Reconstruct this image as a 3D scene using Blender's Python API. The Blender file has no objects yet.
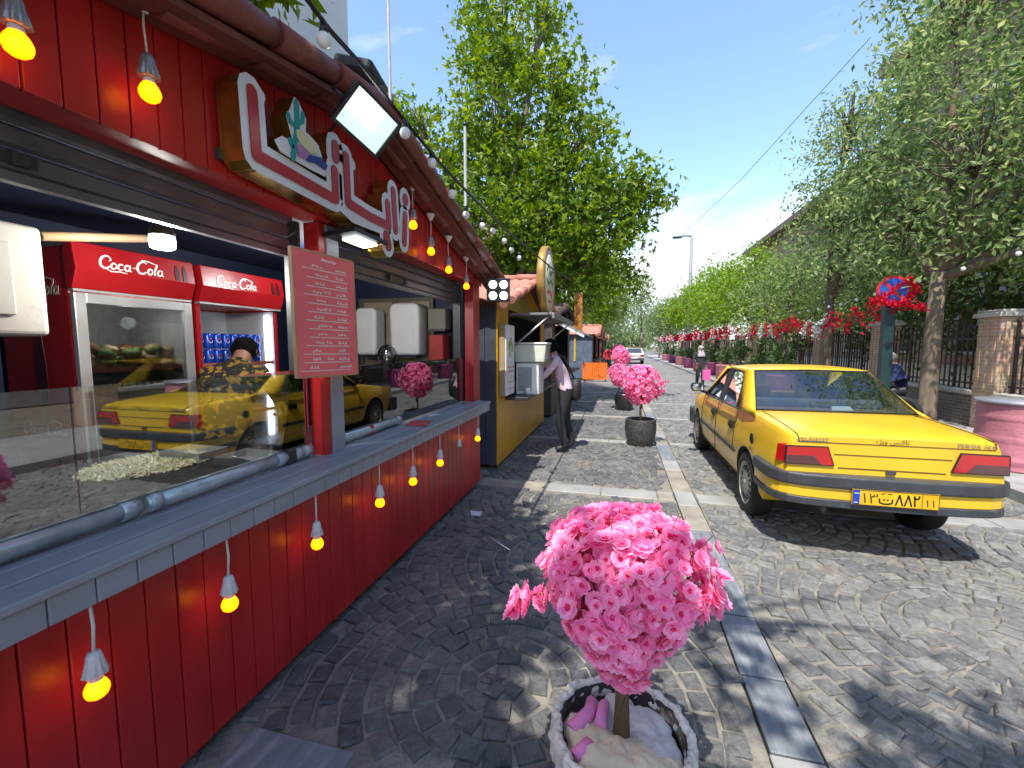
import bpy, bmesh, math, random
import numpy as np
from mathutils import Vector, Matrix
random.seed(7); RNG = np.random.default_rng(11)
PI = math.pi
SC = bpy.context.scene
COL = SC.collection

# ------------------------------------------------------------------ camera
CAM_H = 1.6; FPX = 430.0; HOR = 346.0; VPX = 620.0
pitch = math.atan((384-HOR)/FPX)
yaw = math.atan((VPX-512)/FPX*math.cos(pitch))
cd = bpy.data.cameras.new('camera'); cam = bpy.data.objects.new('camera', cd); COL.objects.link(cam)
cam.location = (0, 0, CAM_H); cam.rotation_euler = (PI/2-pitch, 0, yaw)
cd.sensor_width = 36; cd.lens = FPX*36/1024; cd.clip_start = 0.03; cd.clip_end = 3000
SC.camera = cam

# ------------------------------------------------------------------ materials
MATS = {}
def newmat(name):
    m = bpy.data.materials.new(name); m.use_nodes = True
    return m, m.node_tree.nodes, m.node_tree.links, m.node_tree.nodes['Principled BSDF']
def mat(name, col, rough=.5, metal=0, var=.12, scale=6, bump=.0, bscale=40, spec=.5, coat=0, dirt=None, dscale=3, dthr=.6, stretch=None):
    """procedural paint / stone / metal: base colour broken up by noise, optional blotches of dirt, bump"""
    if name in MATS: return MATS[name]
    m, N, L, P = newmat(name)
    P.inputs['Roughness'].default_value = rough; P.inputs['Metallic'].default_value = metal
    P.inputs['Specular IOR Level'].default_value = spec
    P.inputs['Coat Weight'].default_value = coat; P.inputs['Coat Roughness'].default_value = .08
    tc = N.new('ShaderNodeTexCoord'); src = tc.outputs['Object']
    if stretch:
        mp = N.new('ShaderNodeMapping'); mp.inputs['Scale'].default_value = stretch
        L.new(src, mp.inputs['Vector']); src = mp.outputs['Vector']
    nz = N.new('ShaderNodeTexNoise'); nz.inputs['Scale'].default_value = scale; nz.inputs['Detail'].default_value = 5
    L.new(src, nz.inputs['Vector'])
    rp = N.new('ShaderNodeValToRGB'); c = Vector(col)
    rp.color_ramp.elements[0].position = .3; rp.color_ramp.elements[1].position = .7
    rp.color_ramp.elements[0].color = (*(c*(1-var)), 1); rp.color_ramp.elements[1].color = (*[min(1, v*(1+var)) for v in c], 1)
    L.new(nz.outputs['Fac'], rp.inputs['Fac']); out = rp.outputs['Color']
    if dirt:
        n2 = N.new('ShaderNodeTexNoise'); n2.inputs['Scale'].default_value = dscale; n2.inputs['Detail'].default_value = 8; n2.inputs['Roughness'].default_value = .7
        L.new(src, n2.inputs['Vector'])
        r2 = N.new('ShaderNodeValToRGB'); r2.color_ramp.elements[0].position = dthr; r2.color_ramp.elements[1].position = min(1, dthr+.12)
        r2.color_ramp.elements[0].color = (0,0,0,1); r2.color_ramp.elements[1].color = (1,1,1,1)
        L.new(n2.outputs['Fac'], r2.inputs['Fac'])
        mx = N.new('ShaderNodeMix'); mx.data_type = 'RGBA'; mx.inputs[7].default_value = (*dirt, 1)
        L.new(r2.outputs['Color'], mx.inputs[0]); L.new(out, mx.inputs[6]); out = mx.outputs[2]
    L.new(out, P.inputs['Base Color'])
    mr = N.new('ShaderNodeMapRange'); mr.inputs['To Min'].default_value = max(0, rough-.08); mr.inputs['To Max'].default_value = min(1, rough+.12)
    L.new(nz.outputs['Fac'], mr.inputs['Value']); L.new(mr.outputs['Result'], P.inputs['Roughness'])
    if bump:
        n3 = N.new('ShaderNodeTexNoise'); n3.inputs['Scale'].default_value = bscale; n3.inputs['Detail'].default_value = 6
        L.new(src, n3.inputs['Vector'])
        b = N.new('ShaderNodeBump'); b.inputs['Strength'].default_value = bump; b.inputs['Distance'].default_value = .01
        L.new(n3.outputs['Fac'], b.inputs['Height']); L.new(b.outputs['Normal'], P.inputs['Normal'])
    MATS[name] = m; return m
def emit(name, col, s):
    if name in MATS: return MATS[name]
    m, N, L, P = newmat(name)
    P.inputs['Base Color'].default_value = (*col, 1); P.inputs['Emission Color'].default_value = (*col, 1); P.inputs['Emission Strength'].default_value = s
    MATS[name] = m; return m
def bulbmat(name, core, rim, s):
    """a lit bulb: bright in the middle, deeper colour where the glass turns away"""
    if name in MATS: return MATS[name]
    m, N, L, P = newmat(name)
    lw = N.new('ShaderNodeLayerWeight'); lw.inputs['Blend'].default_value = .45
    rp = N.new('ShaderNodeValToRGB'); rp.color_ramp.elements[0].color = (*core, 1); rp.color_ramp.elements[1].color = (*rim, 1)
    L.new(lw.outputs['Facing'], rp.inputs['Fac']); L.new(rp.outputs['Color'], P.inputs['Emission Color'])
    P.inputs['Base Color'].default_value = (*rim, 1); P.inputs['Emission Strength'].default_value = s
    MATS[name] = m; return m
def leafmat(name, cols, trans=.45, rough=.5, spec=.4):
    """leaves: colour differs from leaf to leaf, light comes through"""
    if name in MATS: return MATS[name]
    m, N, L, P = newmat(name)
    g = N.new('ShaderNodeNewGeometry'); rp = N.new('ShaderNodeValToRGB')
    e = rp.color_ramp.elements; e[0].position = 0; e[0].color = (*cols[0], 1); e[1].position = 1; e[1].color = (*cols[-1], 1)
    for i, c in enumerate(cols[1:-1]):
        x = e.new((i+1)/(len(cols)-1)); x.color = (*c, 1)
    L.new(g.outputs['Random Per Island'], rp.inputs['Fac'])
    P.inputs['Roughness'].default_value = rough; P.inputs['Specular IOR Level'].default_value = spec
    L.new(rp.outputs['Color'], P.inputs['Base Color'])
    t = N.new('ShaderNodeBsdfTranslucent'); ms = N.new('ShaderNodeMixShader'); ms.inputs[0].default_value = trans
    hs = N.new('ShaderNodeHueSaturation'); hs.inputs['Value'].default_value = 1.5; hs.inputs['Saturation'].default_value = 1.1; hs.inputs['Hue'].default_value = .49
    L.new(rp.outputs['Color'], hs.inputs['Color']); L.new(hs.outputs['Color'], t.inputs['Color'])
    L.new(P.outputs[0], ms.inputs[1]); L.new(t.outputs[0], ms.inputs[2]); L.new(ms.outputs[0], N['Material Output'].inputs[0])
    MATS[name] = m; return m
def glassmat(name, tint, refl, rough=.02, tr=1.0):
    """thin pane: tinted see-through plus a mirror coat that grows at grazing angles"""
    if name in MATS: return MATS[name]
    m, N, L, P = newmat(name); N.remove(P)
    t = N.new('ShaderNodeBsdfTransparent'); t.inputs[0].default_value = (*tint, 1)
    g = N.new('ShaderNodeBsdfGlossy'); g.inputs['Roughness'].default_value = rough; g.inputs['Color'].default_value = (.95, .97, 1, 1)
    lw = N.new('ShaderNodeLayerWeight'); lw.inputs['Blend'].default_value = .25
    mr = N.new('ShaderNodeMapRange'); mr.inputs['To Min'].default_value = refl; mr.inputs['To Max'].default_value = 1
    L.new(lw.outputs['Fresnel'], mr.inputs['Value'])
    ms = N.new('ShaderNodeMixShader'); L.new(mr.outputs['Result'], ms.inputs[0]); L.new(t.outputs[0], ms.inputs[1]); L.new(g.outputs[0], ms.inputs[2])
    L.new(ms.outputs[0], N['Material Output'].inputs[0]); MATS[name] = m; return m

RED = mat('red_gloss_board', (.37,.016,.017), .32, var=.2, scale=5, bump=.35, bscale=9, stretch=(1,1,.3), dirt=(.36,.05,.04), dscale=16, dthr=.66)
GREYP = mat('blue_grey_paint', (.25,.27,.31), .38, var=.14, scale=7, bump=.3, bscale=10, dirt=(.22,.21,.2), dscale=14, dthr=.68, stretch=(1,.3,1))
BLUEIN = mat('dark_blue_wall', (.008,.016,.05), .6)
BLACK = mat('black_metal', (.015,.015,.017), .45)
DKGREY = mat('dark_grey_metal', (.05,.055,.06), .4, metal=.3)
SHUT = mat('shutter_steel', (.15,.155,.175), .4, metal=.4, var=.2, bump=.1)
STEEL = mat('galvanised_pipe', (.42,.5,.53), .3, metal=.35, var=.2, scale=14, dirt=(.25,.28,.28), dscale=12, dthr=.6)
STEELD = mat('dark_griddle_steel', (.05,.045,.04), .4, metal=.5, var=.3, scale=6)
WHITE = mat('white_plastic', (.72,.72,.7), .4, var=.05)
CREAM = mat('cream_panel', (.42,.41,.36), .6, var=.1, dirt=(.27,.24,.19), dscale=5, dthr=.6)
TILE = mat('red_brown_tile', (.16,.042,.028), .55, var=.35, scale=4, bump=.5, bscale=25, dirt=(.3,.14,.1), dscale=6, dthr=.6)
TILEP = mat('pink_terracotta_tile', (.42,.17,.12), .7, var=.3, scale=5, bump=.5, bscale=20, dirt=(.5,.32,.25), dscale=4, dthr=.58)
BULBY = bulbmat('lit_yellow_bulb', (1.0,.27,.001), (1.0,.12,0), 2.2)
BULBW = mat('unlit_white_bulb', (.75,.75,.73), .2, var=.03)
LAMPW = emit('white_lamp_glass', (.9,.97,1), 5)
SOCK = mat('white_socket', (.6,.6,.6), .4, var=.08)
SOCKG = mat('grey_socket', (.3,.3,.3), .35, metal=.5, var=.3, scale=30)
CORD = mat('white_cord', (.62,.62,.6), .5)
CABLE = mat('black_cable', (.02,.02,.02), .6)
SIGNW = mat('sign_white', (.62,.64,.66), .35, var=.04)
SIGNR = mat('sign_red', (.36,.012,.02), .35, var=.06)
GOLD = mat('gold_mirror_edge', (.5,.32,.06), .22, metal=.9, var=.4, scale=9)
MENU = mat('menu_board_red', (.85,.16,.17), .35, var=.06)
WOODL = mat('pale_wood', (.42,.27,.14), .6, var=.2, stretch=(1,.2,1))
FRED = mat('fridge_red', (.32,.006,.01), .3, var=.06)
ALU = mat('brushed_aluminium', (.5,.51,.52), .35, metal=.6, var=.1)
YEL = mat('yellow_paint', (.55,.29,.008), .35, var=.12, scale=3, bump=.2, bscale=9, dirt=(.35,.19,.02), dscale=5, dthr=.62)
SLATE = mat('slate_blue_board', (.045,.055,.075), .55, var=.2, bump=.3, bscale=12)
SLATEL = mat('pale_slate_board', (.1,.13,.19), .55, var=.2, bump=.3, bscale=12)
ORANGE = mat('orange_slat', (.75,.16,.008), .5, var=.1)
CARY = mat('taxi_yellow', (.72,.45,.022), .28, var=.07, scale=2, coat=.35, dirt=(.55,.38,.08), dscale=6, dthr=.64)
RUB = mat('grey_bumper_plastic', (.042,.046,.05), .45, var=.2, scale=8, dirt=(.14,.135,.13), dscale=5, dthr=.6)
RUBB = mat('black_rubber', (.012,.012,.012), .7, var=.2, bump=.2)
RIM = mat('silver_wheel', (.32,.31,.28), .4, metal=.5, var=.25, scale=10)
CGLASS = glassmat('car_glass', (.6,.66,.64), .13)
SGLASS = glassmat('counter_glass', (.82,.85,.86), .13, .012)
LAMPR = mat('lamp_red', (.45,.008,.01), .12, var=.1, coat=1)
LAMPD = mat('lamp_smoke', (.09,.03,.03), .15, coat=1)
PLATEY = mat('plate_yellow', (.75,.42,.01), .4)
PLATEB = mat('plate_blue', (.01,.05,.4), .4)
INK = mat('dark_ink', (.02,.015,.01), .5)
CHROME = mat('chrome_letter', (.13,.14,.17), .4, metal=.2)
SKIN = mat('skin', (.3,.15,.09), .5, var=.08)
HAIR = mat('black_hair', (.006,.005,.005), .9, spec=.1, bump=1, bscale=60)
BARK = mat('plane_bark', (.2,.17,.12), .85, var=.35, scale=5, bump=.8, bscale=12, dirt=(.33,.3,.22), dscale=4, dthr=.55)
BARKB = mat('brown_bark', (.16,.12,.08), .9, var=.4, scale=4, bump=1, bscale=14, stretch=(2,2,.5))
TWIG = mat('twig_brown', (.12,.07,.035), .8, var=.3)
PINKP = mat('pink_drum_paint', (.45,.16,.19), .5, var=.15, dirt=(.33,.14,.13), dscale=7, dthr=.6, bump=.4)
MAGP = mat('magenta_tub_paint', (.3,.06,.16), .5, var=.15)
MARB = mat('pale_marble', (.28,.276,.256), .5, var=.18, scale=3, bump=.2, bscale=30, dirt=(.28,.27,.25), dscale=2, dthr=.55)
MARBB = mat('blue_grey_marble', (.17,.185,.2), .6, var=.3, scale=3, stretch=(6,1,1), bump=.3, dirt=(.3,.29,.27), dscale=3, dthr=.55)
MARBY = mat('warm_stone', (.26,.235,.185), .6, var=.25, scale=4, bump=.3, dirt=(.25,.21,.16), dscale=3, dthr=.55)

# ------------------------------------------------------------------ mesh helpers
class MB:
    def __init__(s): s.v = []; s.f = []; s.m = []; s.sm = []
    def add(s, vs, fs, mi=0, smooth=False):
        n = len(s.v); s.v += [tuple(v) for v in vs]
        for f in fs: s.f.append([n+i for i in f]); s.m.append(mi); s.sm.append(smooth)
        return s
    def box(s, x0, x1, y0, y1, z0, z1, mi=0):
        return s.add([(x0,y0,z0),(x1,y0,z0),(x1,y1,z0),(x0,y1,z0),(x0,y0,z1),(x1,y0,z1),(x1,y1,z1),(x0,y1,z1)],
                     [(0,3,2,1),(4,5,6,7),(0,1,5,4),(1,2,6,5),(2,3,7,6),(3,0,4,7)], mi)
    def obox(s, c, sx, sy, sz, rot=(0,0,0), mi=0):
        from mathutils import Euler
        R = Euler(rot).to_matrix(); c = Vector(c); vs = []
        for z in (-.5,.5):
            for x, y in ((-.5,-.5),(.5,-.5),(.5,.5),(-.5,.5)): vs.append(c + R @ Vector((x*sx, y*sy, z*sz)))
        return s.add(vs, [(0,3,2,1),(4,5,6,7),(0,1,5,4),(1,2,6,5),(2,3,7,6),(3,0,4,7)], mi)
    def quad(s, a, b, c, d, mi=0): return s.add([a,b,c,d], [(0,1,2,3)], mi)
    def tube(s, pts, r, n=8, mi=0, cap=True, smooth=True):
        pts = [Vector(p) for p in pts]; k = len(pts); rs = r if hasattr(r, '__len__') else [r]*k
        vs = []; up = Vector((0,0,1))
        for i, p in enumerate(pts):
            t = (pts[min(i+1,k-1)]-pts[max(i-1,0)])
            t = t.normalized() if t.length > 1e-9 else Vector((0,0,1))
            a = t.cross(up if abs(t.z) < .95 else Vector((0,1,0))).normalized(); b = t.cross(a).normalized()
            for j in range(n):
                an = 2*PI*j/n; vs.append(p + (a*math.cos(an)+b*math.sin(an))*rs[i])
        fs = [(i*n+j, i*n+(j+1)%n, (i+1)*n+(j+1)%n, (i+1)*n+j) for i in range(k-1) for j in range(n)]
        s.add(vs, fs, mi, smooth)
        if cap: 
            o = len(s.v)-len(vs)
            s.f.append([o+j for j in range(n)][::-1]); s.m.append(mi); s.sm.append(False)
            s.f.append([o+(k-1)*n+j for j in range(n)]); s.m.append(mi); s.sm.append(False)
        return s
    def lathe(s, prof, c=(0,0,0), n=24, axis='z', mi=0, smooth=True, wob=None):
        c = Vector(c); vs = []
        for r, h in prof:
            for j in range(n):
                a = 2*PI*j/n; rr = r*(wob(a, h) if wob else 1)
                x, y = rr*math.cos(a), rr*math.sin(a)
                vs.append(c + (Vector((x,y,h)) if axis == 'z' else Vector((h,x,y)) if axis == 'x' else Vector((x,h,y))))
        k = len(prof)
        fs = [(i*n+j, i*n+(j+1)%n, (i+1)*n+(j+1)%n, (i+1)*n+j) for i in range(k-1) for j in range(n)]
        return s.add(vs, fs, mi, smooth)
    def prism(s, poly, fn, d0, d1, mi=0, mside=None):
        """poly: 2-D outline; fn(u,v,d) -> point; solid between depths d0 and d1"""
        n = len(poly); vs = [fn(u,v,d0) for u,v in poly]+[fn(u,v,d1) for u,v in poly]
        s.add(vs, [tuple(range(n))[::-1], tuple(range(n,2*n))], mi)
        o = len(s.v)-2*n
        for i in range(n):
            s.f.append([o+i, o+(i+1)%n, o+n+(i+1)%n, o+n+i]); s.m.append(mi if mside is None else mside); s.sm.append(False)
        return s
    def ball(s, c, r, n=12, k=8, mi=0, sc=(1,1,1)):
        c = Vector(c); prof = [(r*math.sin(PI*i/k), -r*math.cos(PI*i/k)) for i in range(k+1)]
        vs = []
        for rr, h in prof:
            for j in range(n): a = 2*PI*j/n; vs.append(c+Vector((rr*math.cos(a)*sc[0], rr*math.sin(a)*sc[1], h*sc[2])))
        return s.add(vs, [(i*n+j, i*n+(j+1)%n, (i+1)*n+(j+1)%n, (i+1)*n+j) for i in range(k) for j in range(n)], mi, True)

def put(o, parent=None):
    COL.objects.link(o)
    if parent: o.parent = parent
    return o
def tag(o, label=None, cat=None, group=None, kind=None):
    if label: o['label'] = label
    if cat: o['category'] = cat
    if group: o['group'] = group
    if kind: o['kind'] = kind
    return o
ORG = {}
def obj(name, mb, mats, parent=None, loc=None, bevel=0, seg=2, world=True, label=None, recalc=True):
    """one mesh object; mb is in world coordinates unless world=False; root's position becomes the origin"""
    me = bpy.data.meshes.new(name)
    o0 = Vector(ORG.get(parent.name, (0,0,0))) if parent else Vector(loc or (0,0,0))
    vs = [(v[0]-o0.x, v[1]-o0.y, v[2]-o0.z) for v in mb.v] if world else mb.v
    me.from_pydata(vs, [], mb.f)
    mats = mats if isinstance(mats, (list, tuple)) else [mats]
    for m in mats: me.materials.append(m)
    me.polygons.foreach_set('material_index', mb.m); me.polygons.foreach_set('use_smooth', mb.sm)
    me.validate(); me.update()
    if recalc:
        bm = bmesh.new(); bm.from_mesh(me); bmesh.ops.recalc_face_normals(bm, faces=bm.faces); bm.to_mesh(me); bm.free()
    o = bpy.data.objects.new(name, me); put(o, parent)
    if not parent: o.location = o0
    ORG[o.name] = tuple(o0)
    if bevel:
        b = o.modifiers.new('bevel', 'BEVEL'); b.width = bevel; b.segments = seg; b.limit_method = 'ANGLE'; b.angle_limit = math.radians(40)
    if label: o['label'] = label
    return o
def empty(name, loc, label=None, cat=None, group=None, kind=None, rz=0):
    o = bpy.data.objects.new(name, None); put(o); o.location = loc; o.rotation_euler[2] = rz; o.empty_display_size = .1
    ORG[o.name] = tuple(loc); return tag(o, label, cat, group, kind)
def dup(root, loc, rz=None, label=None, scale=None):
    r = root.copy(); COL.objects.link(r); r.location = loc
    if rz is not None: r.rotation_euler[2] = rz
    if scale: r.scale = scale if hasattr(scale, '__len__') else (scale,)*3
    if label: r['label'] = label
    for ch in root.children:
        c = ch.copy(); COL.objects.link(c); c.parent = r
        for g in ch.children:
            d = g.copy(); COL.objects.link(d); d.parent = c
    return r
def text_mesh(mb, s, u0, v0, h, fn, d, w=None, depth=.002, mi=0, res=2, align='c'):
    """text as flat mesh mapped through fn(u,v,d); h = cap height, w = total width if given"""
    c = bpy.data.curves.new('t', 'FONT'); c.body = s; c.resolution_u = res; c.extrude = 0
    o = bpy.data.objects.new('t', c); COL.objects.link(o)
    dg = bpy.context.evaluated_depsgraph_get(); dg.update()
    me = bpy.data.meshes.new_from_object(o.evaluated_get(dg))
    P = np.array([v.co[:2] for v in me.vertices]); lo = P.min(0); hi = P.max(0)
    sy = h/(hi[1]-lo[1]); sx = (w/(hi[0]-lo[0])) if w else sy
    off = -(hi[0]-lo[0])*sx/2 if align == 'c' else 0
    vs = [fn(u0+off+(p[0]-lo[0])*sx, v0+(p[1]-lo[1])*sy, d) for p in P]
    mb.add(vs, [tuple(p.vertices) for p in me.polygons], mi)
    bpy.data.objects.remove(o); bpy.data.curves.remove(c); bpy.data.meshes.remove(me)
def stroke(mb, pts, w, fn, d0, d1, mi=0, mside=None, round_=True):
    """a thick pen stroke through 2-D points as a flat solid (one prism per piece plus round joints)"""
    ws = w if hasattr(w, '__len__') else [w]*len(pts)
    for i in range(len(pts)-1):
        a = Vector(pts[i]); b = Vector(pts[i+1]); t = b-a
        if t.length < 1e-6: continue
        t.normalize(); nn = Vector((-t.y, t.x)); e = .0002*i
        mb.prism([a+nn*ws[i]/2, b+nn*ws[i+1]/2, b-nn*ws[i+1]/2, a-nn*ws[i]/2], fn, d0, d1+e, mi, mside)
    if round_:
        for i, p in enumerate(pts):
            r = ws[i]/2; q = [(p[0]+r*math.cos(2*PI*j/10), p[1]+r*math.sin(2*PI*j/10)) for j in range(10)]
            mb.prism(q, fn, d0, d1-.0003-.0001*(i % 3), mi, mside)

# ------------------------------------------------------------------ sky, sun
W = bpy.data.worlds.new('World'); SC.world = W; W.use_nodes = True
N = W.node_tree.nodes; L = W.node_tree.links; BG = N['Background']
KX, KY = .08, .52
sd = Vector((-KX, -KY, 1)).normalized()
sky = N.new('ShaderNodeTexSky'); sky.sky_type = 'NISHITA'; sky.sun_disc = False
sky.sun_elevation = math.asin(sd.z); sky.sun_rotation = math.atan2(sd.x, sd.y)
sky.altitude = 1200; sky.air_density = 1.0; sky.dust_density = .9; sky.ozone_density = 1.5
tc = N.new('ShaderNodeTexCoord'); mp = N.new('ShaderNodeMapping'); mp.inputs['Scale'].default_value = (1.0, 1.0, 3.2); mp.inputs['Location'].default_value = (1.3,.4,.1)
L.new(tc.outputs['Generated'], mp.inputs['Vector'])
nz = N.new('ShaderNodeTexNoise'); nz.inputs['Scale'].default_value = 2.6; nz.inputs['Detail'].default_value = 9; nz.inputs['Roughness'].default_value = .55; nz.inputs['Distortion'].default_value = .3
L.new(mp.outputs['Vector'], nz.inputs['Vector'])
sx = N.new('ShaderNodeSeparateXYZ'); L.new(tc.outputs['Generated'], sx.inputs[0])
lowr = N.new('ShaderNodeMapRange'); lowr.inputs['From Min'].default_value = .38; lowr.inputs['From Max'].default_value = .1; lowr.inputs['To Min'].default_value = 0; lowr.inputs['To Max'].default_value = .3
L.new(sx.outputs['Z'], lowr.inputs['Value'])
ad = N.new('ShaderNodeMath'); ad.operation = 'ADD'; L.new(nz.outputs['Fac'], ad.inputs[0]); L.new(lowr.outputs['Result'], ad.inputs[1])
cr = N.new('ShaderNodeValToRGB'); cr.color_ramp.elements[0].position = .56; cr.color_ramp.elements[1].position = .8
L.new(ad.outputs[0], cr.inputs['Fac'])
mx = N.new('ShaderNodeMix'); mx.data_type = 'RGBA'; mx.inputs[7].default_value = (3.0, 3.12, 3.3, 1)
hs = N.new('ShaderNodeHueSaturation'); hs.inputs['Saturation'].default_value = 1.0
L.new(sky.outputs[0], hs.inputs['Color'])
L.new(cr.outputs['Color'], mx.inputs[0]); L.new(hs.outputs['Color'], mx.inputs[6])
L.new(mx.outputs[2], BG.inputs['Color']); BG.inputs['Strength'].default_value = .15
sl = bpy.data.lights.new('sun', 'SUN'); sl.energy = 2.6; sl.angle = math.radians(.53); sl.color = (1, .95, .87)
so = bpy.data.objects.new('sun', sl); put(so); so.location = (-3, -15, 30)
so.rotation_euler = (-sd).to_track_quat('-Z', 'Y').to_euler()
SC.view_settings.view_transform = 'Standard'; SC.view_settings.look = 'None'; SC.view_settings.gamma = 1; SC.view_settings.exposure = 1.5
# ------------------------------------------------------------------ ground
def cobblemat(name, a, b, c):
    m, N, L, P = newmat(name)
    g = N.new('ShaderNodeNewGeometry'); rp = N.new('ShaderNodeValToRGB'); e = rp.color_ramp.elements
    e[0].color = (*a,1); e[1].color = (*b,1); x = e.new(.6); x.color = (*c,1)
    L.new(g.outputs['Random Per Island'], rp.inputs['Fac'])
    tc = N.new('ShaderNodeTexCoord'); nz = N.new('ShaderNodeTexNoise'); nz.inputs['Scale'].default_value = 28; nz.inputs['Detail'].default_value = 8; nz.inputs['Roughness'].default_value = .7
    L.new(tc.outputs['Object'], nz.inputs['Vector'])
    mx = N.new('ShaderNodeMix'); mx.data_type = 'RGBA'; mx.blend_type = 'MULTIPLY'; mx.inputs[0].default_value = .75
    r2 = N.new('ShaderNodeValToRGB'); r2.color_ramp.elements[0].position = .3; r2.color_ramp.elements[0].color = (.35,.35,.36,1); r2.color_ramp.elements[1].position = .68; r2.color_ramp.elements[1].color = (1.5,1.48,1.42,1)
    L.new(nz.outputs['Fac'], r2.inputs['Fac']); L.new(rp.outputs['Color'], mx.inputs[6]); L.new(r2.outputs['Color'], mx.inputs[7])
    # dust patches
    n2 = N.new('ShaderNodeTexNoise'); n2.inputs['Scale'].default_value = 1.6; n2.inputs['Detail'].default_value = 8; n2.inputs['Roughness'].default_value = .65; L.new(tc.outputs['Object'], n2.inputs['Vector'])
    r3 = N.new('ShaderNodeValToRGB'); r3.color_ramp.elements[0].position = .45; r3.color_ramp.elements[1].position = .75; r3.color_ramp.elements[1].color = (.55,.55,.55,1); r3.color_ramp.elements[0].color = (0,0,0,1)
    L.new(n2.outputs['Fac'], r3.inputs['Fac'])
    m2 = N.new('ShaderNodeMix'); m2.data_type = 'RGBA'; m2.inputs[7].default_value = (.3,.275,.235,1)
    L.new(r3.outputs['Color'], m2.inputs[0]); L.new(mx.outputs[2], m2.inputs[6]); L.new(m2.outputs[2], P.inputs['Base Color'])
    mr = N.new('ShaderNodeMapRange'); mr.inputs['To Min'].default_value = .35; mr.inputs['To Max'].default_value = .7; L.new(nz.outputs['Fac'], mr.inputs['Value']); L.new(mr.outputs['Result'], P.inputs['Roughness'])
    bn = N.new('ShaderNodeTexNoise'); bn.inputs['Scale'].default_value = 45; bn.inputs['Detail'].default_value = 9; bn.inputs['Roughness'].default_value = .7; L.new(tc.outputs['Object'], bn.inputs['Vector'])
    bp = N.new('ShaderNodeBump'); bp.inputs['Strength'].default_value = 1.0; bp.inputs['Distance'].default_value = .02
    L.new(bn.outputs['Fac'], bp.inputs['Height']); L.new(bp.outputs['Normal'], P.inputs['Normal'])
    return m
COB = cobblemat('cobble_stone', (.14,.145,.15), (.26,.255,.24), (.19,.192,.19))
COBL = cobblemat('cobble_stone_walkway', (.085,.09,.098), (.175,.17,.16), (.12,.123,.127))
MORT = mat('sandy_joint', (.2,.182,.15), .95, var=.3, scale=9, bump=.8, bscale=60, dirt=(.12,.11,.1), dscale=5, dthr=.52)
m, N, L, P = newmat('far_paving')       # far stretch of the same paving, too far off to need single stones
tc = N.new('ShaderNodeTexCoord'); vo = N.new('ShaderNodeTexVoronoi'); vo.inputs['Scale'].default_value = 8; L.new(tc.outputs['Object'], vo.inputs['Vector'])
rp = N.new('ShaderNodeValToRGB'); rp.color_ramp.elements[0].color = (.13,.13,.13,1); rp.color_ramp.elements[1].color = (.22,.215,.2,1)
sx = N.new('ShaderNodeSeparateColor'); L.new(vo.outputs['Color'], sx.inputs[0]); L.new(sx.outputs[0], rp.inputs['Fac'])
L.new(rp.outputs['Color'], P.inputs['Base Color']); P.inputs['Roughness'].default_value = .8
bp = N.new('ShaderNodeBump'); bp.inputs['Strength'].default_value = .4; bp.inputs['Distance'].default_value = .02; L.new(vo.outputs['Distance'], bp.inputs['Height']); L.new(bp.outputs['Normal'], P.inputs['Normal'])
FARP = m
KERB_X = 4.15
o = obj('ground', MB().box(-300, 400, -200, 900, -.6, -.03), mat('dry_soil', (.16,.14,.11), .95, var=.2, scale=2)); tag(o, kind='structure')
o = obj('walkway', MB().box(-1.2, .595, -6, 17.0, -.028, 0).box(-3.9, -1.2, -6, 17.0, -.028, -.001), MORT); tag(o, kind='structure')
o = obj('road', MB().box(.81, KERB_X-.15, -6, 17.0, -.028, 0), MORT); tag(o, kind='structure')
o = obj('far_walkway', MB().box(-3.9, .595, 17.0, 260, -.028, .008), FARP); tag(o, kind='structure')
o = obj('far_road', MB().box(.81, KERB_X-.15, 17.0, 260, -.028, .008), FARP); tag(o, kind='structure')
PAV = mat('pavement_slab', (.3,.29,.27), .8, var=.2, scale=3, bump=.4, bscale=30, dirt=(.2,.19,.17), dscale=1.5, dthr=.55)
o = obj('pavement', MB().box(KERB_X, 6.35, -6, 260, -.028, .11), PAV); tag(o, kind='structure')
kb = MB()
for i in range(120):
    y = -5+i*.82
    if y < 60: kb.box(KERB_X-.15, KERB_X-.002, y, y+.81, -.028, .122+random.uniform(-.003,.003))
kb.box(KERB_X-.15, KERB_X-.002, 60.1, 260, -.028, .12)
o = obj('kerb', kb, MARB, bevel=.008); tag(o, kind='structure')

CROSS = [(4.72,.26),(7.32,.16),(9.9,.16),(12.5,.16),(15.0,.16),(19.3,.2),(24,.2),(29,.2),(34,.2),(40,.25)]
stone = {0: MB(), 1: MB(), 2: MB()}
y = -1.0; k = 0
while y < 90:                                       # long band between walkway and road: slabs of mixed stone
    ln = random.choice((.42,.5,.6)) if y < 16 else 2.5
    mi = [0,1,1,2,0,2,2][k % 7] if y > 2.6 else [1,0,1,1][k % 4]
    z = .012+random.uniform(-.002,.003)
    stone[mi].box(.605+random.uniform(-.006,.006), .8+random.uniform(-.006,.006), y, y+ln-.012, -.02, z)
    y += ln; k += 1
for (yy, w) in CROSS:
    for (xa, xb) in ((-1.55,.59),(.82,3.98)):
        x = xa
        while x < xb-.05:
            ln = min(random.uniform(.5,.9), xb-x)
            stone[random.choice((0,0,2))].box(x, x+ln-.012, yy-w/2, yy+w/2, -.02, .011+random.uniform(-.002,.003)); x += ln
stone[1].box(-1.45,-.98,.8,1.36,-.02,.012); stone[1].box(-.965,-.62,.75,1.3,-.02,.010)
o = obj('stone_band', MB(), MARB); bpy.data.objects.remove(o)
mb = MB()
for i in range(3): mb.add(stone[i].v, stone[i].f, i)
o = obj('stone_band', mb, [MARB, MARBB, MARBY], bevel=.004, seg=1); tag(o, kind='structure')

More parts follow.
